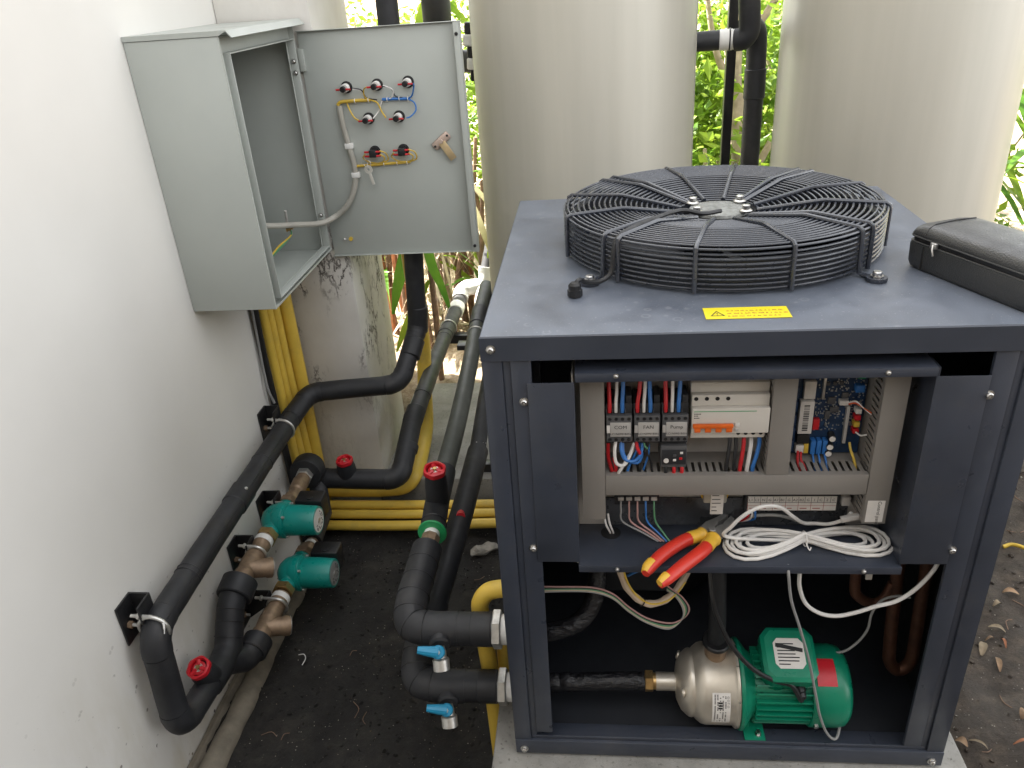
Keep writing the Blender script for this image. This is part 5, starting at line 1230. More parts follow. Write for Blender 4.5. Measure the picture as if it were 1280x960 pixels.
part('white_tee', sweep(B(), [(-0.345, 2.42, 0.118), (-0.348, 2.38, 0.06), (-0.352, 2.36, 0.030)], 0.037, 18), 'white_pvc', Cn)
part('pipe_section', sweep(B(), [(-0.325, 2.44, 0.19), (-0.30, 2.50, 0.30)], 0.0305, 18), 'foam_grey', Cn)

# --- supply runs down to the two ports of the heat pump
Dn = thing('upper_supply_pipe', (-0.21, 0.6, 0.2), 'olive-black insulated pipe with red handwheel and green flange feeding the upper port', 'pipe')
part('pipe_section', sweep(B(), catmull([(-0.214, 1.62, 0.405), (-0.221, 1.38, 0.362), (-0.219, 1.10, 0.318), (-0.216, 0.82, 0.292), (-0.220, 0.60, 0.272)], 6), 0.0255, 20), 'foam_olive', Dn)
collar(Dn, (-0.2205, 1.36, 0.3585), (-0.2215, 1.46, 0.376), 0.0285, 'foam')
part('pipe_section', sweep(B(), catmull([(-0.220, 0.615, 0.274), (-0.221, 0.52, 0.260), (-0.217, 0.44, 0.255), (-0.212, 0.385, 0.257)], 5), 0.030, 20), 'foam', Dn)
valve(Dn, (-0.216, 0.49, 0.270), (0.06, -0.16, 1), 0.090, 0.026, 0.027)
part('tape_band', torus(B(), (-0.214, 0.415, 0.256), (0, 1, 0), 0.030, 0.0018, 28, 6), 'tape', Dn)
part('green_flange', lathe(B(), [(0.022, 0), (0.0335, 0.001), (0.0345, 0.004), (0.0335, 0.007), (0.022, 0.008)], (-0.212, 0.386, 0.257), (0, -1, 0.02), 28), 'green_plastic', Dn)
part('sealing_tape', cyl(B(), (-0.212, 0.378, 0.257), (-0.212, 0.362, 0.257), 0.0185, n=18), 'white_pvc', Dn)
part('brass_union', lathe(B(), [(0.020, 0), (0.0225, 0.003), (0.0225, 0.028), (0.0245, 0.030), (0.0245, 0.050), (0.021, 0.052)], (-0.212, 0.364, 0.257), (-0.02, -1, 0.0), 8), 'bronze', Dn)
part('tape_band', torus(B(), (-0.2135, 0.314, 0.257), (0, 1, 0), 0.0225, 0.003, 28, 6), 'white_pvc', Dn)
def port_leg(t, pts, zr, zp):
    part('elbow', sweep(B(), catmull(pts, 8), 0.0345, 22), 'foam', t)
    c = catmull(pts, 8)
    for i in range(5, len(c) - 6, 5):
        part('tape_band', torus(B(), c[i], c[i + 1] - c[i - 1], 0.0345, 0.0014, 30, 6), 'tape', t)
    e = V(pts[-1])
    part('pipe_section', sweep(B(), [e, (-0.040, 0.1, zp)], 0.0335, 22), 'foam', t)
    collar(t, (-0.085, 0.1, zp), (-0.040, 0.1, zp), 0.0345, 'foam')
    part('port_nut', hexnut(B(), (-0.040, 0.1, zp), (-0.022, 0.1, zp), 0.0395), 'zinc', t)
    part('port_ring', cyl(B(), (-0.022, 0.1, zp), (-0.001, 0.1, zp), 0.030, n=24), 'white_pvc', t)
    # drain cock
    dk = part('drain_tee', cyl(B(), (-0.147, 0.098, zp), (-0.142, 0.058, zp - 0.006), 0.022, n=20, ch=0.004), 'foam', t)
    dn = V((0.10, -0.52, -0.85)).normalized(); p0 = V((-0.143, 0.058, zp - 0.006))
    part('drain_cock', lathe(B(), [(0.010, 0), (0.012, 0.012), (0.012, 0.022), (0.0165, 0.025), (0.0165, 0.046), (0.0135, 0.0465), (0.012, 0.032)], p0, dn, 12), 'zinc', dk)
    up = V((0, -0.75, 0.65)).normalized(); h0 = p0 + dn * 0.010 + up * 0.012
    part('lever', lathe(B(), [(0.0125, 0), (0.0135, 0.002), (0.0135, 0.009), (0.011, 0.012)], h0, up, 16), 'blue_plastic', dk)
    a = h0 + up * 0.006
    part('lever', sweep(B(), [a, a + V((-0.018, -0.002, 0.004)), a + V((-0.040, -0.004, 0.009))], [0.0118, 0.0100, 0.0072], 10), 'blue_plastic', dk)
    part('lever_screw', cyl(B(), h0 + up * 0.012, h0 + up * 0.0135, 0.005, n=6), 'zinc', dk)
port_leg(Dn, [(-0.2135, 0.322, 0.257), (-0.215, 0.24, 0.254), (-0.217, 0.165, 0.248), (-0.208, 0.112, 0.238), (-0.165, 0.100, 0.2355), (-0.11, 0.1, 0.2355)], 0, 0.2355)
En = thing('lower_supply_pipe', (-0.19, 0.6, 0.05), 'black insulated pipe beaded with water feeding the lower port beside the pad', 'pipe')
part('pipe_section', sweep(B(), catmull([(-0.185, 1.7, 0.26), (-0.178, 1.2, 0.215), (-0.174, 0.95, 0.190), (-0.171, 0.84, 0.178)], 6), 0.024, 18), 'foam', En)
part('pipe_section', sweep(B(), catmull([(-0.171, 0.86, 0.179), (-0.174, 0.70, 0.174), (-0.180, 0.55, 0.166), (-0.188, 0.40, 0.158), (-0.205, 0.28, 0.125)], 6), 0.030, 20), 'foam', En)
collar(En, (-0.171, 0.86, 0.1795), (-0.172, 0.82, 0.178), 0.0285)
collar(En, (-0.174, 0.70, 0.174), (-0.1755, 0.66, 0.172), 0.0285)
part('red_sleeve', cyl(B(), (-0.178, 0.56, 0.182), (-0.173, 0.53, 0.19), 0.012, n=14), 'red_plastic', En)
bm = B()
for k in range(46):
    f = rnd.random(); a = rnd.uniform(0.2, 2.6)
    y = 0.42 + 0.46 * f; x = -0.187 + 0.016 * f; z = 0.160 + 0.020 * f
    p = V((x + 0.0272 * math.cos(a), y, z + 0.0272 * math.sin(a)))
    bmesh.ops.create_icosphere(bm, subdivisions=1, radius=rnd.uniform(0.0008, 0.002), matrix=Matrix.Translation(p))
part('water_drops', bm, 'steel', En, 60, None, 'stuff')
part('small_outlet', cyl(B(), (-0.185, 0.33, 0.135), (-0.198, 0.27, 0.11), 0.014, n=16), 'bronze', En)
port_leg(En, [(-0.205, 0.285, 0.127), (-0.216, 0.22, 0.112), (-0.222, 0.16, 0.094), (-0.212, 0.112, 0.078), (-0.168, 0.1, 0.074), (-0.11, 0.1, 0.074)], 0, 0.074)

# --- support frame behind the heat pump
fr = thing('pipe_support_frame', (-0.2, 1.33, -0.19), 'black steel frame on the slab carrying the insulated pipes', 'frame')
def bar(n, lo, hi): part(n, box(B(), lo, hi, 0.002), 'black_steel', fr)
bar('post', (-0.205, 1.30, -0.188), (-0.170, 1.335, 0.300))
bar('cross_bar', (-0.285, 1.295, 0.3002), (-0.10, 1.340, 0.318))
bar('foot_bar', (-0.27, 1.30, -0.188), (-0.2052, 1.335, -0.155))
bar('foot_bar', (-0.1698, 1.30, -0.188), (-0.10, 1.335, -0.155))
ubolt(fr, (-0.2205, 1.32, 0.3495), (0, 1, 0.16), 0.028, 0.003, 0, None)
f2 = thing('rear_pipe_rack', (-0.4, 2.06, -0.1), 'black steel cross bar holding the grey pipe above the rear slab', 'frame')
part('cross_bar', box(B(), (-0.505, 2.005, 0.005), (-0.15, 2.045, 0.043), 0.002), 'black_steel', f2)
part('post', box(B(), (-0.25, 2.046, -0.3), (-0.215, 2.08, 0.10), 0.002), 'black_steel', f2)
part('bracket', box(B(), (-0.395, 1.985, -0.10), (-0.36, 2.03, -0.06), 0.002), 'black_steel', f2)

# --- wall brackets
def bracket(y, z, label, px=-0.80, pz=None, R=0.0335, w=0.066):
    """open channel: wall plate, far plate and a short outer flange that takes the clamp"""
    t = thing('wall_bracket', (-0.868, y, z - 0.06), label, 'bracket', 'black angle brackets on the wall')
    y0, y1, z0, z1, xo = y - 0.028, y + 0.030, z - 0.052, z + 0.052, -0.866 + w
    part('wall_plate', box(B(), (-0.8680, y0, z0), (-0.8635, y1, z1), 0.0006), 'black_steel', t)
    bm = B(); q = [(-0.8633, z0), (-0.8633, z1), (xo, z1), (xo, z1 - 0.045)]
    rings(bm, [[V((x, yy, zz)) for x, zz in q] for yy in (y1 - 0.0045, y1)])
    part('side_plate', bm, 'black_steel', t, 0)
    part('outer_flange', box(B(), (xo + 0.0002, y0 + 0.006, z1 - 0.046), (xo + 0.0046, y1, z1), 0.0006), 'black_steel', t)
    part('wall_bolt', hexnut(B(), (-0.8634, y - 0.008, z - 0.008), (-0.853, y - 0.008, z - 0.008), 0.0085), 'bronze', t)
    part('bolt_shank', cyl(B(), (-0.853, y - 0.008, z - 0.008), (-0.842, y - 0.008, z - 0.008), 0.0042, n=10), 'zinc', t)
    if pz is not None:
        part('clamp_ring', torus(B(), (px, y0 + 0.012, pz), (0, 1, 0.05), R, 0.0042, 32, 8), 'zinc', t)
        part('threaded_end', cyl(B(), (px + 0.004, y0 + 0.012, pz + R), (xo - 0.022, y0 + 0.012, pz + R + 0.002), 0.0042, n=8), 'zinc', t)
        part('clamp_nut', hexnut(B(), (xo - 0.001, y0 + 0.012, pz + R + 0.001), (xo - 0.007, y0 + 0.012, pz + R + 0.0015), 0.008), 'zinc', t)
bracket(0.163, 0.186, 'black angle bracket clamping the wall pipe next to its bend', -0.80, 0.176, 0.0340, 0.044)
bracket(1.000, 0.196, 'black angle bracket clamping the wall pipe beside the yellow conduits', -0.80, 0.187, 0.0340, 0.044)
bracket(0.64, -0.03, 'black bracket holding the strainer of the upper pump', -0.792, -0.011, 0.0285, 0.05)
bracket(0.86, -0.03, 'black bracket behind the upper pump outlet', -0.783, -0.018, 0.0265, 0.05)
bracket(0.60, -0.20, 'black bracket low on the wall behind the lower strainer', -0.748, -0.166, 0.0285, 0.08)

# ================================================================== tanks and the pipes between them
def tank(c, label, side):
    t = thing('storage_tank', (c[0], c[1], -0.19), label, 'tank', 'steel storage tanks behind the heat pump')
    r = 0.337; o = (c[0], c[1], -0.19)
    part('shell', lathe(B(), [(r, 0.06), (r, 0.061), (r, 1.90), (r - 0.004, 1.91)], o, (0, 0, 1), 96), 'tank', t, 40)
    part('base_ring', lathe(B(), [(r - 0.02, 0.0), (r - 0.02, 0.06)], o, (0, 0, 1), 64), 'black_steel', t, 40)
    part('dome', lathe(B(), [(r - 0.004, 1.91), (r * 0.9, 1.975), (r * 0.6, 2.03), (r * 0.2, 2.055), (0.03, 2.058)], o, (0, 0, 1), 64), 'tank', t, 60)
    # overlapped seam of the outer sheet
    a = rad(side); bm = B()
    p = V((c[0] + math.cos(a) * (r + 0.001), c[1] + math.sin(a) * (r + 0.001), 0))
    box(bm, (-0.0012, -0.012, -0.12), (0.0012, 0.012, 1.70), 0.0005, Matrix.Translation(p) @ Matrix.Rotation(a, 4, 'Z'))
    part('seam', bm, 'tank', t)
tank((0.151, 1.55), 'steel storage tank between the cabinet door and the black post', -8)
tank((1.081, 1.55), 'steel storage tank on the far side of the black post', 100)
solo('black_post', box(B(), (0.612, 1.735, -0.19), (0.642, 1.765, 2.4), 0.002), 'black_steel', 'slim black steel post standing between the two tanks', 'post')
tp = thing('tank_pipe', (0.69, 1.66, -0.19), 'black pipe with rounded elbows rising between the two tanks', 'pipe')
part('riser', sweep(B(), [(0.70, 1.655, -0.19), (0.691, 1.655, 1.09)], 0.030, 20), 'foam', tp)
part('collar', cyl(B(), (0.6925, 1.655, 1.00), (0.691, 1.655, 1.09), 0.0335, n=22, ch=0.002), 'foam', tp)
part('elbow', sweep(B(), catmull([(0.691, 1.655, 1.08), (0.690, 1.655, 1.15), (0.684, 1.645, 1.195), (0.668, 1.63, 1.215), (0.640, 1.60, 1.215)], 6), 0.031, 20), 'foam', tp)
tq = thing('tank_link_pipe', (0.60, 1.55, 1.15), 'black pipe with a white joint crossing between the two tanks', 'pipe')
part('pipe_section', sweep(B(), [(0.44, 1.56, 1.185), (0.565, 1.56, 1.187)], 0.0285, 20), 'foam', tq)
part('white_joint', cyl(B(), (0.560, 1.56, 1.187), (0.600, 1.555, 1.187), 0.030, n=22, ch=0.002), 'white_pvc', tq)
part('joint_ring', torus(B(), (0.590, 1.557, 1.187), (1, -0.1, 0), 0.0305, 0.0025, 28, 6), 'black_plastic', tq)
part('white_joint', cyl(B(), (0.600, 1.555, 1.187), (0.612, 1.553, 1.187), 0.029, n=22, ch=0.002), 'white_pvc', tq)
part('elbow', sweep(B(), catmull([(0.605, 1.553, 1.185), (0.628, 1.545, 1.188), (0.643, 1.54, 1.212), (0.640, 1.535, 1.26), (0.634, 1.53, 1.32)], 6), 0.0315, 20), 'foam', tq)
part('collar', cyl(B(), (0.635, 1.53, 1.315), (0.632, 1.53, 1.36), 0.035, n=22, ch=0.002), 'foam', tq)
part('riser', sweep(B(), [(0.634, 1.53, 1.32), (0.625, 1.53, 2.3)], 0.0315, 20), 'foam', tq)
rp = thing('rear_black_pipe', (-0.35, 1.95, 1.2), 'thick black pipe end standing above the open cabinet door', 'pipe')
part('socket', lathe(B(), [(0.045, 0), (0.050, 0.01), (0.050, 0.10), (0.046, 0.115), (0.036, 0.118), (0.036, 1.2)], (-0.350, 1.9, 1.26), (0.01, 0, 1), 24), 'foam', rp)
part('elbow', sweep(B(), catmull([(-0.350, 1.9, 1.27), (-0.352, 1.9, 1.20), (-0.335, 1.87, 1.165), (-0.29, 1.82, 1.155), (-0.16, 1.70, 1.15)], 6), 0.036, 20), 'foam', rp)
rv = thing('small_valve_fittings', (-0.19, 1.62, 1.0), 'white and black valve fittings glimpsed behind the cabinet door edge', 'pipe fittings')
for k, (z, m, r) in enumerate(((1.245, 'black_plastic', 0.014), (1.21, 'white_pvc', 0.022), (1.175, 'black_plastic', 0.013), (1.14, 'white_pvc', 0.017), (1.105, 'black_plastic', 0.010))):
    part('fitting', cyl(B(), (-0.206 + k * 0.001, 1.62, z), (-0.203 + k * 0.001, 1.62, z + 0.034), r, n=16, ch=0.003), m, rv)
part('stub', cyl(B(), (-0.203, 1.62, 1.19), (-0.160, 1.60, 1.19), 0.012, n=12), 'black_plastic', rv)

# ================================================================== planting behind
def blade(bm, base, d, L, w, droop, fold=0.25, n=9):
    """long strap leaf: a curved, keeled ribbon"""
    base = V(base); d = V(d).normalized(); side = d.cross(V((0, 0, 1)))
    side = side.normalized() if side.length > 1e-3 else V((1, 0, 0))
    rows = []
    for i in range(n):
        u = i / (n - 1)
        p = base + d * (L * u) - V((0, 0, 1)) * (droop * L * u * u)
        ww = w * (math.sin(min(1.0, u * 1.15 + 0.12) * math.pi) ** 0.7 if u < 0.98 else 0.02)
        up = V((0, 0, 1))
        rows.append((bm.verts.new(p - side * ww + up * ww * fold), bm.verts.new(p), bm.verts.new(p + side * ww + up * ww * fold)))
    for a, b in zip(rows, rows[1:]):
        bm.faces.new((a[0], a[1], b[1], b[0])); bm.faces.new((a[1], a[2], b[2], b[1]))
    return bm
def strap_plant(x, y, n, L, label, seed, stemh=0.5, mats=('leaf_palm', 'leaf_bright')):
    r = random.Random(seed); z = GH(x, y)
    t = thing('strap_leaf_plant', (x, y, z), label, 'plant', 'strap-leaved plants behind the equipment')
    part('stem', sweep(B(), catmull([(x, y, z - 0.03), (x + 0.02, y, z + stemh * 0.5), (x - 0.01, y + 0.01, z + stemh)], 4), 0.016, 8), 'bark', t)
    for k in range(n):
        a = k * 2.4 + r.uniform(-0.4, 0.4); h = stemh * r.uniform(0.35, 1.0)
        el = r.uniform(0.25, 1.5)
        d = V((math.cos(a), math.sin(a), el))
        bm = blade(B(), (x + 0.01 * math.cos(a), y + 0.01 * math.sin(a), z + h), d, L * r.uniform(0.7, 1.15), r.uniform(0.014, 0.026), r.uniform(0.25, 0.75))
        part('leaf', bm, mats[k % 2], t, 60)
strap_plant(-0.98, 3.0, 26, 0.80, 'strap-leaved green plant just past the column edge', 1, 0.75)
strap_plant(-0.62, 3.35, 30, 0.95, 'tall strap-leaved plant seen above and below the cabinet door', 2, 1.0)
strap_plant(-0.38, 2.85, 22, 0.60, 'smaller strap-leaved plant beside the white pipe fittings', 3, 0.35)
strap_plant(-0.25, 3.5, 30, 0.95, 'tall strap-leaved plant between the cabinet door and the tank', 4, 0.9)
strap_plant(2.05, 2.5, 26, 0.85, 'strap-leaved plant at the outer side of the second tank', 5, 0.7)

# broad hanging blades close behind the riser pipes
bp_ = thing('broad_leaf_plant', (-0.56, 2.3, GH(-0.56, 2.3)), 'plant with broad hanging green blades beside the black riser pipe', 'plant')
part('stem', sweep(B(), catmull([(-0.57, 2.3, GH(-0.56, 2.3) - 0.04), (-0.56, 2.29, 0.3), (-0.575, 2.27, 0.62), (-0.56, 2.25, 0.9)], 4), 0.014, 8), 'bark', bp_)
def hang(pts, w, m='leaf_palm'):
    c = catmull(pts, 6); bm = B(); rows = []
    for i, p in enumerate(c):
        u = i / (len(c) - 1); ww = w * max(0.03, math.sin((0.10 + 0.86 * u) * math.pi) ** 0.8)
        rows.append((bm.verts.new(p + V((-ww, 0.3 * ww, 0))), bm.verts.new(p), bm.verts.new(p + V((ww, 0.3 * ww, 0.15 * ww)))))
    for a, b in zip(rows, rows[1:]):
        bm.faces.new((a[0], a[1], b[1], b[0])); bm.faces.new((a[1], a[2], b[2], b[1]))
    part('leaf', bm, m, bp_, 60)
hang([(-0.560, 2.25, 0.56), (-0.592, 2.22, 0.46), (-0.645, 2.20, 0.34), (-0.695, 2.20, 0.21), (-0.737, 2.20, 0.07)], 0.034)
hang([(-0.570, 2.25, 0.58), (-0.554, 2.22, 0.42), (-0.533, 2.20, 0.29), (-0.500, 2.20, 0.19), (-0.470, 2.20, 0.07)], 0.022)
hang([(-0.575, 2.26, 0.70), (-0.66, 2.25, 0.60), (-0.75, 2.24, 0.48), (-0.80, 2.24, 0.33)], 0.024, 'leaf_bright')
hang([(-0.57, 2.28, 0.20), (-0.63, 2.26, 0.10), (-0.69, 2.22, 0.0), (-0.745, 2.20, -0.12)], 0.022, 'leaf_bright')
hang([(-0.57, 2.28, 0.20), (-0.62, 2.26, 0.11), (-0.66, 2.22, 0.02), (-0.68, 2.20, -0.09)], 0.016, 'leaf_bright')
hang([(-0.50, 2.6, 0.66), (-0.40, 2.5, 0.52), (-0.33, 2.4, 0.40), (-0.28, 2.35, 0.25)], 0.018, 'leaf_pale')
hang([(-0.45, 2.6, 0.62), (-0.33, 2.5, 0.52), (-0.25, 2.45, 0.42), (-0.18, 2.4, 0.33)], 0.014, 'leaf_pale')
hang([(-0.60, 2.3, 0.9), (-0.72, 2.28, 1.15), (-0.80, 2.26, 1.25), (-0.9, 2.26, 1.2)], 0.028)
hang([(-0.55, 2.3, 0.9), (-0.50, 2.28, 1.2), (-0.42, 2.26, 1.35), (-0.30, 2.26, 1.25)], 0.026, 'leaf_bright')
hang([(-0.55, 2.3, 0.85), (-0.40, 2.28, 1.0), (-0.28, 2.26, 1.0), (-0.2, 2.25, 0.85)], 0.024, 'leaf_bright')
def canes(cx, cy, n, sx, sy, label, seed, H=1.1):
    r = random.Random(seed); z0 = GH(cx, cy)
    t = thing('dry_cane_clump', (cx, cy, z0), label, 'plant', 'dry brown cane clumps')
    for k in range(n):
        x, y = cx + r.uniform(-sx, sx), cy + r.uniform(-sy, sy)
        h = H * r.uniform(0.6, 1.2); rr = r.uniform(0.008, 0.022)
        lx, ly = r.uniform(-0.18, 0.18) * h, r.uniform(-0.15, 0.15) * h
        c = catmull([(x, y, z0 - 0.05), (x + lx * 0.3 + r.uniform(-.02, .02), y + ly * 0.3, z0 + h * 0.35), (x + lx * 0.7, y + ly * 0.7, z0 + h * 0.7), (x + lx, y + ly, z0 + h)], 3)
        part('cane', sweep(B(), c, [rr * (1.1 - 0.35 * i / (len(c) - 1)) for i in range(len(c))], 7), r.choice(('bark', 'bark', 'bark_pale', 'dead_leaf_red')), t)
    bm = B()
    for k in range(n * 7):
        x, y = cx + r.uniform(-sx * 1.3, sx * 1.3), cy + r.uniform(-sy * 1.3, sy * 1.3)
        blade(bm, (x, y, z0 + r.uniform(0.0, H * 0.9)), (r.uniform(-1, 1), r.uniform(-1, 1), r.uniform(-1.2, 0.8)), r.uniform(0.15, 0.45), r.uniform(0.004, 0.012), r.uniform(0.2, 1.0), 0.3, 5)
    part('dry_leaves', bm, 'dry_blade', t, 60, None, 'stuff')
canes(-0.78, 2.75, 15, 0.16, 0.16, 'clump of dry brown canes past the column edge', 11)
canes(-0.45, 3.0, 18, 0.26, 0.22, 'clump of dry brown canes behind the white pipe fittings', 12, 0.95)
canes(-0.12, 3.25, 14, 0.2, 0.2, 'clump of dry canes hidden partly by the first tank', 13, 0.9)

def leaf(bm, p, d, nrm, L, w):
    d = V(d).normalized(); s = d.cross(V(nrm)).normalized(); n_ = s.cross(d)
    a = bm.verts.new(p); b = bm.verts.new(p + d * L * 0.45 + s * w - n_ * w * 0.2); c = bm.verts.new(p + d * L); e = bm.verts.new(p + d * L * 0.45 - s * w - n_ * w * 0.2)
    bm.faces.new((a, b, c)); bm.faces.new((a, c, e))
def shrub(x, y, rx, rz, h, n, label, seed, L=0.05, m='leaf_bright', cat='shrub', name='leafy_shrub', trunk='bark_pale'):
    r = random.Random(seed); z0 = GH(x, y)
    t = thing(name, (x, y, z0), label, cat, 'leafy shrubs behind the tanks')
    tips = []
    st = B()
    for k in range(7):
        a = k * 0.9 + r.uniform(0, 0.5); e = V((x + math.cos(a) * rx * 0.7 * r.random(), y + math.sin(a) * rx * 0.7 * r.random(), z0 + h + rz * r.uniform(-0.6, 0.7)))
        mid = V((x + (e.x - x) * 0.35 + r.uniform(-0.1, 0.1), y + (e.y - y) * 0.35, z0 + (e.z - z0) * 0.5))
        c = catmull([(x + r.uniform(-.04, .04), y + r.uniform(-.04, .04), z0 - 0.05), mid, e], 5)
        sweep(st, c, [0.020 * (1 - 0.8 * i / (len(c) - 1)) for i in range(len(c))], 7)
        tips += c[3:]
    part('stems', st, trunk, t, 60)
    bm = B()
    cl = []
    for k in range(46):
        v = V((r.gauss(0, 1), r.gauss(0, 1), r.gauss(0, 1))).normalized() * (r.random() ** 0.4)
        cl.append((V((x + v.x * rx, y + v.y * rx, z0 + h + v.z * rz)), r.uniform(0.07, 0.20)))
    for k in range(n):
        c, s = r.choice(cl)
        p = c + V((r.gauss(0, s), r.gauss(0, s), r.gauss(0, s * 0.7)))
        if p.z < z0: continue
        d = V((r.gauss(0, 1), r.gauss(0, 1), r.gauss(-0.3, 0.7)))
        leaf(bm, p, d, (r.gauss(0, 0.6), r.gauss(0, 0.6), 1), L * r.uniform(0.6, 1.4), L * r.uniform(0.18, 0.34))
    part('foliage', bm, m, t, 0, None, 'stuff')
shrub(0.55, 2.9, 0.55, 0.75, 0.75, 4200, 'bright small-leaved shrub seen between the tanks', 21, 0.075)
shrub(1.25, 3.2, 0.60, 0.80, 0.85, 4200, 'small-leaved shrub behind the second tank', 22, 0.075)
shrub(-0.05, 4.2, 0.70, 0.85, 0.95, 3600, 'bushy shrub behind the first tank', 23, 0.06)
shrub(-1.05, 4.2, 0.75, 0.90, 1.0, 3600, 'bushy shrub behind the column and open door', 24, 0.06)
shrub(2.0, 3.3, 0.65, 0.85, 0.9, 3800, 'broad shrub beyond the outer side of the second tank', 25, 0.06)
shrub(2.75, 2.3, 0.60, 0.8, 0.8, 3200, 'leafy shrub over the leaf litter beside the second tank', 26, 0.06)
shrub(0.95, 4.6, 0.80, 0.90, 1.0, 3200, 'distant leafy shrub framed by the gap between the tanks', 27, 0.10)
shrub(-1.9, 5.4, 1.0, 1.0, 1.0, 2600, 'distant shrub farthest behind the column', 28, 0.08)
# curved pale trunk between the tanks
tr = thing('small_tree', (0.80, 2.55, GH(0.80, 2.55)), 'pale crooked tree trunk with bare side branches between the tanks', 'tree')
z0 = GH(0.80, 2.55)
c = catmull([(0.80, 2.55, z0 - 0.06), (0.78, 2.55, z0 + 0.35), (0.83, 2.56, z0 + 0.75), (0.77, 2.57, z0 + 1.15), (0.80, 2.58, z0 + 1.6), (0.88, 2.6, z0 + 2.2)], 6)
part('trunk', sweep(B(), c, [0.050 * (1.05 - 0.5 * i / (len(c) - 1)) + 0.006 * noise.noise(c[i] * 9) for i in range(len(c))], 12), 'bark_pale', tr, 60)
for k, pts_ in enumerate(([(0.80, 2.555, z0 + 0.62), (0.90, 2.52, z0 + 0.78), (0.98, 2.5, z0 + 1.0), (1.0, 2.5, z0 + 1.3)], [(0.79, 2.57, z0 + 1.05), (0.69, 2.55, z0 + 1.25), (0.62, 2.55, z0 + 1.6)], [(0.79, 2.57, z0 + 1.25), (0.92, 2.55, z0 + 1.42), (1.02, 2.53, z0 + 1.75)], [(0.80, 2.55, z0 + 0.3), (0.70, 2.5, z0 + 0.5), (0.66, 2.5, z0 + 0.85)])):
    cc_ = catmull(pts_, 5); part('branch', sweep(B(), cc_, [0.020 * (1 - 0.6 * i / (len(cc_) - 1)) for i in range(len(cc_))], 8), 'bark_pale', tr, 60)
bm = B(); r_ = random.Random(5)
for k in range(900):
    p = V((0.85 + r_.gauss(0, 0.28), 2.55 + r_.gauss(0, 0.25), z0 + 1.55 + r_.gauss(0, 0.35)))
    leaf(bm, p, (r_.gauss(0, 1), r_.gauss(0, 1), r_.gauss(-.3, .7)), (r_.gauss(0, .6), r_.gauss(0, .6), 1), r_.uniform(0.03, 0.06), r_.uniform(0.009, 0.016))
part('crown', bm, 'leaf_bright', tr, 0, None, 'stuff')

# ================================================================== litter on the ground
def dead_leaf(x, y, ang, L, w, m, label, group):
    bm = B(); z = GH(x, y) + 0.004; rows = []
    for i in range(7):
        u = i / 6; ww = w * math.sin((0.06 + 0.9 * u) * math.pi) ** 0.8; cx_, cy_ = x + math.cos(ang) * L * (u - 0.5), y + math.sin(ang) * L * (u - 0.5)
        sx, sy = -math.sin(ang), math.cos(ang); zz = max(z, GH(cx_, cy_) + 0.004) + 0.010 * math.sin(u * math.pi)
        rows.append([V((cx_ - sx * ww, cy_ - sy * ww, zz + ww * 0.45)), V((cx_, cy_, zz)), V((cx_ + sx * ww, cy_ + sy * ww, zz + ww * 0.45)), V((cx_, cy_, zz - 0.0012))])
    rings(bm, rows)
    solo('fallen_leaf', bm, m, label, 'leaf', group, smooth=60)
lg = 'fallen dry leaves on the earth beside the pad'
spots = [(1.140, 0.480, 0.3, 'dead_leaf'), (1.167, 0.508, -0.5, 'straw'), (1.109, 0.448, 1.1, 'straw'), (1.165, 0.465, 1.5, 'dead_leaf_red'), (1.123, 0.397, 1.35, 'dead_leaf'), (0.955, 0.178, -0.75, 'dead_leaf'), (0.985, 0.170, -0.6, 'straw'), (0.925, 0.275, 1.2, 'dead_leaf_red'), (1.113, 0.250, 0.9, 'dead_leaf'), (1.075, 0.170, 0.2, 'dead_leaf_red'), (1.204, 0.594, 0.4, 'straw'), (1.258, 0.639, -0.2, 'dead_leaf')]
ll = ['curled brown leaf nearest the yellow hose end', 'pale narrow leaf crossing a curled brown one', 'pale broad dry leaf lying alone beside the pad edge', 'small orange-red leaf beside two pale ones', 'upright brown leaf among small pebbles', 'long brown leaf touching the pad corner', 'pale curled leaf lying against a brown one at the pad corner', 'short red-brown leaf close to the cabinet post', 'large curled tan-brown leaf on bare earth', 'broad red-brown leaf on bare earth', 'pale leaf just below the yellow hose', 'brown leaf under the yellow hose end']
for i, (x, y, a, m) in enumerate(spots):
    dead_leaf(x, y, a, 0.026 + 0.026 * ((i * 7) % 5) / 4, 0.0035 + 0.0030 * (i % 3), m, ll[i], lg)
r_ = random.Random(31)
for k in range(48):
    x, y = r_.uniform(1.15, 2.1), r_.uniform(0.80, 2.0)
    dead_leaf(x, y, r_.uniform(0, 6.3), r_.uniform(0.03, 0.075), r_.uniform(0.004, 0.009), r_.choice(('dead_leaf', 'straw', 'straw', 'dead_leaf_red')), 'dry leaf in the litter heap behind the heat pump', 'dry leaves in the litter heap')
def crumbs(name, n, box_, smin, smax, m, label, seed, z=0.0):
    r = random.Random(seed); bm = B()
    for k in range(n):
        x, y = r.uniform(box_[0], box_[1]), r.uniform(box_[2], box_[3]); s = smin + (smax - smin) * r.random() ** 3
        T = Matrix.Translation(V((x, y, GH(x, y) + s * 0.2))) @ Matrix.Rotation(r.uniform(0, 6), 4, V((r.random(), r.random(), r.random() + 0.01)).normalized()) @ Matrix.Diagonal((s * r.uniform(0.6, 1.6), s * r.uniform(0.5, 1.2), s * r.uniform(0.3, 0.9), 1))
        bmesh.ops.create_icosphere(bm, subdivisions=1, radius=1, matrix=T) if s > 0.004 else bmesh.ops.create_cone(bm, cap_ends=True, segments=4, radius1=1, radius2=0.2, depth=1.4, matrix=T)
    o = solo(name, bm, m, label, 'gravel', None, 'stuff', smooth=0)
crumbs('soil_crumbs', 1800, (-0.84, -0.06, 0.0, 1.1), 0.0012, 0.008, 'soil', 'dark crumbs of earth scattered on the black soil', 41)
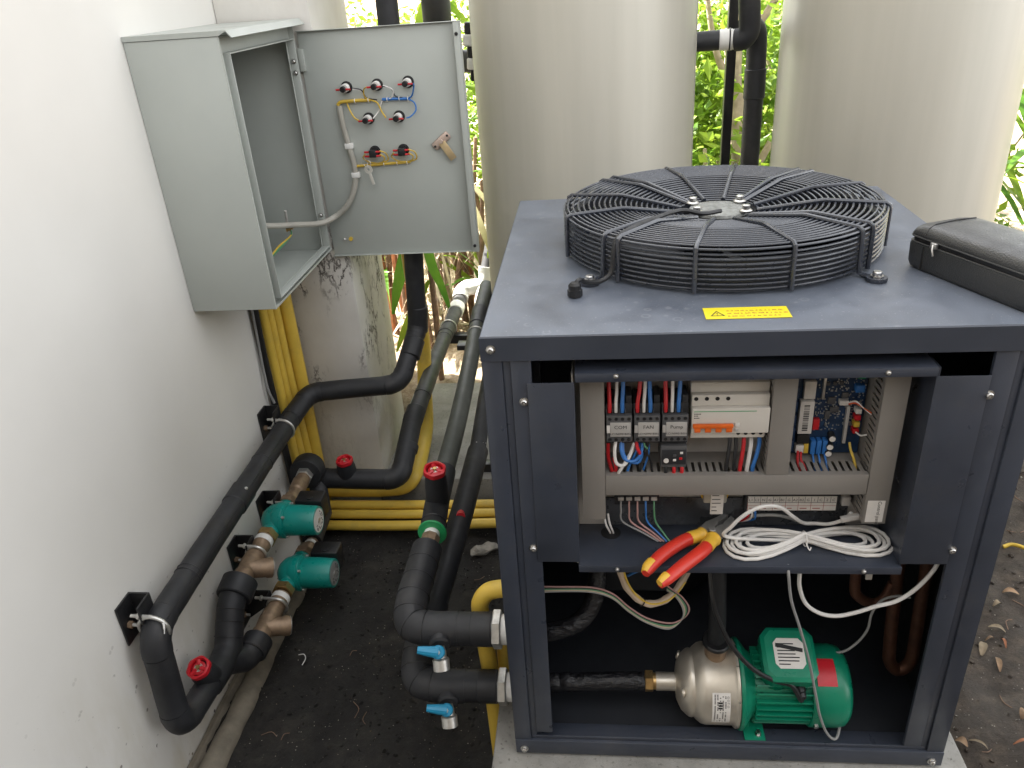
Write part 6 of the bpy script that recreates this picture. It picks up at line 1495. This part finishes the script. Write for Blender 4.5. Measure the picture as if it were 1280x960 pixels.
crumbs('pale_grit', 420, (-0.82, -0.06, 0.0, 1.1), 0.0007, 0.0024, 'straw', 'tiny pale grit specks scattered on the black soil', 42)
crumbs('pebbles', 900, (0.88, 1.9, 0.0, 1.6), 0.0015, 0.010, 'soil', 'small crumbs of brown earth beside the pad', 43)
crumbs('pale_pebbles', 320, (0.88, 1.7, 0.0, 1.4), 0.0012, 0.0055, 'stone', 'small pale pebbles on the earth beside the pad', 44)
r_ = random.Random(51)
bm = B()
for k in range(90):
    x, y = (r_.uniform(0.92, 1.7), r_.uniform(0.05, 1.6)) if k < 80 else (r_.uniform(-0.8, -0.1), r_.uniform(0.1, 1.0))
    a = r_.uniform(0, 6.3); L = r_.uniform(0.015, 0.06); z = GH(x, y) + 0.003
    sweep(bm, catmull([(x, y, z), (x + math.cos(a) * L * 0.5, y + math.sin(a) * L * 0.5, z + 0.003), (x + math.cos(a + 0.5) * L, y + math.sin(a + 0.5) * L, z)], 3), 0.0010, 5)
solo('twigs', bm, 'bark', 'thin dry twigs scattered over the earth', 'twigs', None, 'stuff')
bm = B()
bmesh.ops.create_icosphere(bm, subdivisions=3, radius=1, matrix=Matrix.Translation((-0.215, 1.02, -0.310)) @ Matrix.Rotation(0.5, 4, 'Z') @ Matrix.Diagonal((0.052, 0.022, 0.014, 1)))
for v in bm.verts: v.co += V((noise.noise(v.co * 40), noise.noise(v.co * 43 + V((5, 0, 0))), noise.noise(v.co * 47))) * 0.010
solo('broken_mortar', bm, 'stone', 'grey flake of broken mortar on the black soil', 'rubble', smooth=0)
bm = B()
bmesh.ops.create_icosphere(bm, subdivisions=3, radius=1, matrix=Matrix.Translation((1.56, 1.26, -0.08)) @ Matrix.Diagonal((0.07, 0.06, 0.10, 1)))
for v in bm.verts: v.co += V((noise.noise(v.co * 14), noise.noise(v.co * 15 + V((5, 0, 0))), noise.noise(v.co * 16))) * 0.02
solo('garden_stone', bm, 'stone', 'rough beige stone among the dry litter behind the heat pump', 'stone', smooth=40)
conduit([(1.325, 0.835, GH(1.325, 0.835) + 0.006), (1.35, 0.835, GH(1.35, 0.835) + 0.012), (1.375, 0.80, GH(1.375, 0.80) + 0.02), (1.40, 0.72, GH(1.40, 0.72) + 0.02), (1.47, 0.68, GH(1.47, 0.68) + 0.012), (1.56, 0.72, GH(1.56, 0.72) + 0.012)], 0.0055, 'w_yellow', 'thin yellow hose end lying on the earth beside the heat pump', 'yellow_hose', sub=5)
solo('thread_scrap', wire([(-0.70, 0.545, -0.315), (-0.682, 0.542, -0.310), (-0.672, 0.525, -0.309), (-0.676, 0.505, -0.313)], 0.0014, 5), 'w_white', 'curled white thread scrap lying on the black soil', 'scrap')
solo('wire_offcut', wire([(-0.225, 0.45, -0.318), (-0.195, 0.455, -0.314), (-0.172, 0.475, -0.313), (-0.160, 0.50, -0.316)], 0.0016, 5), 'w_grey', 'grey wire offcut lying on the soil near the pad', 'scrap')
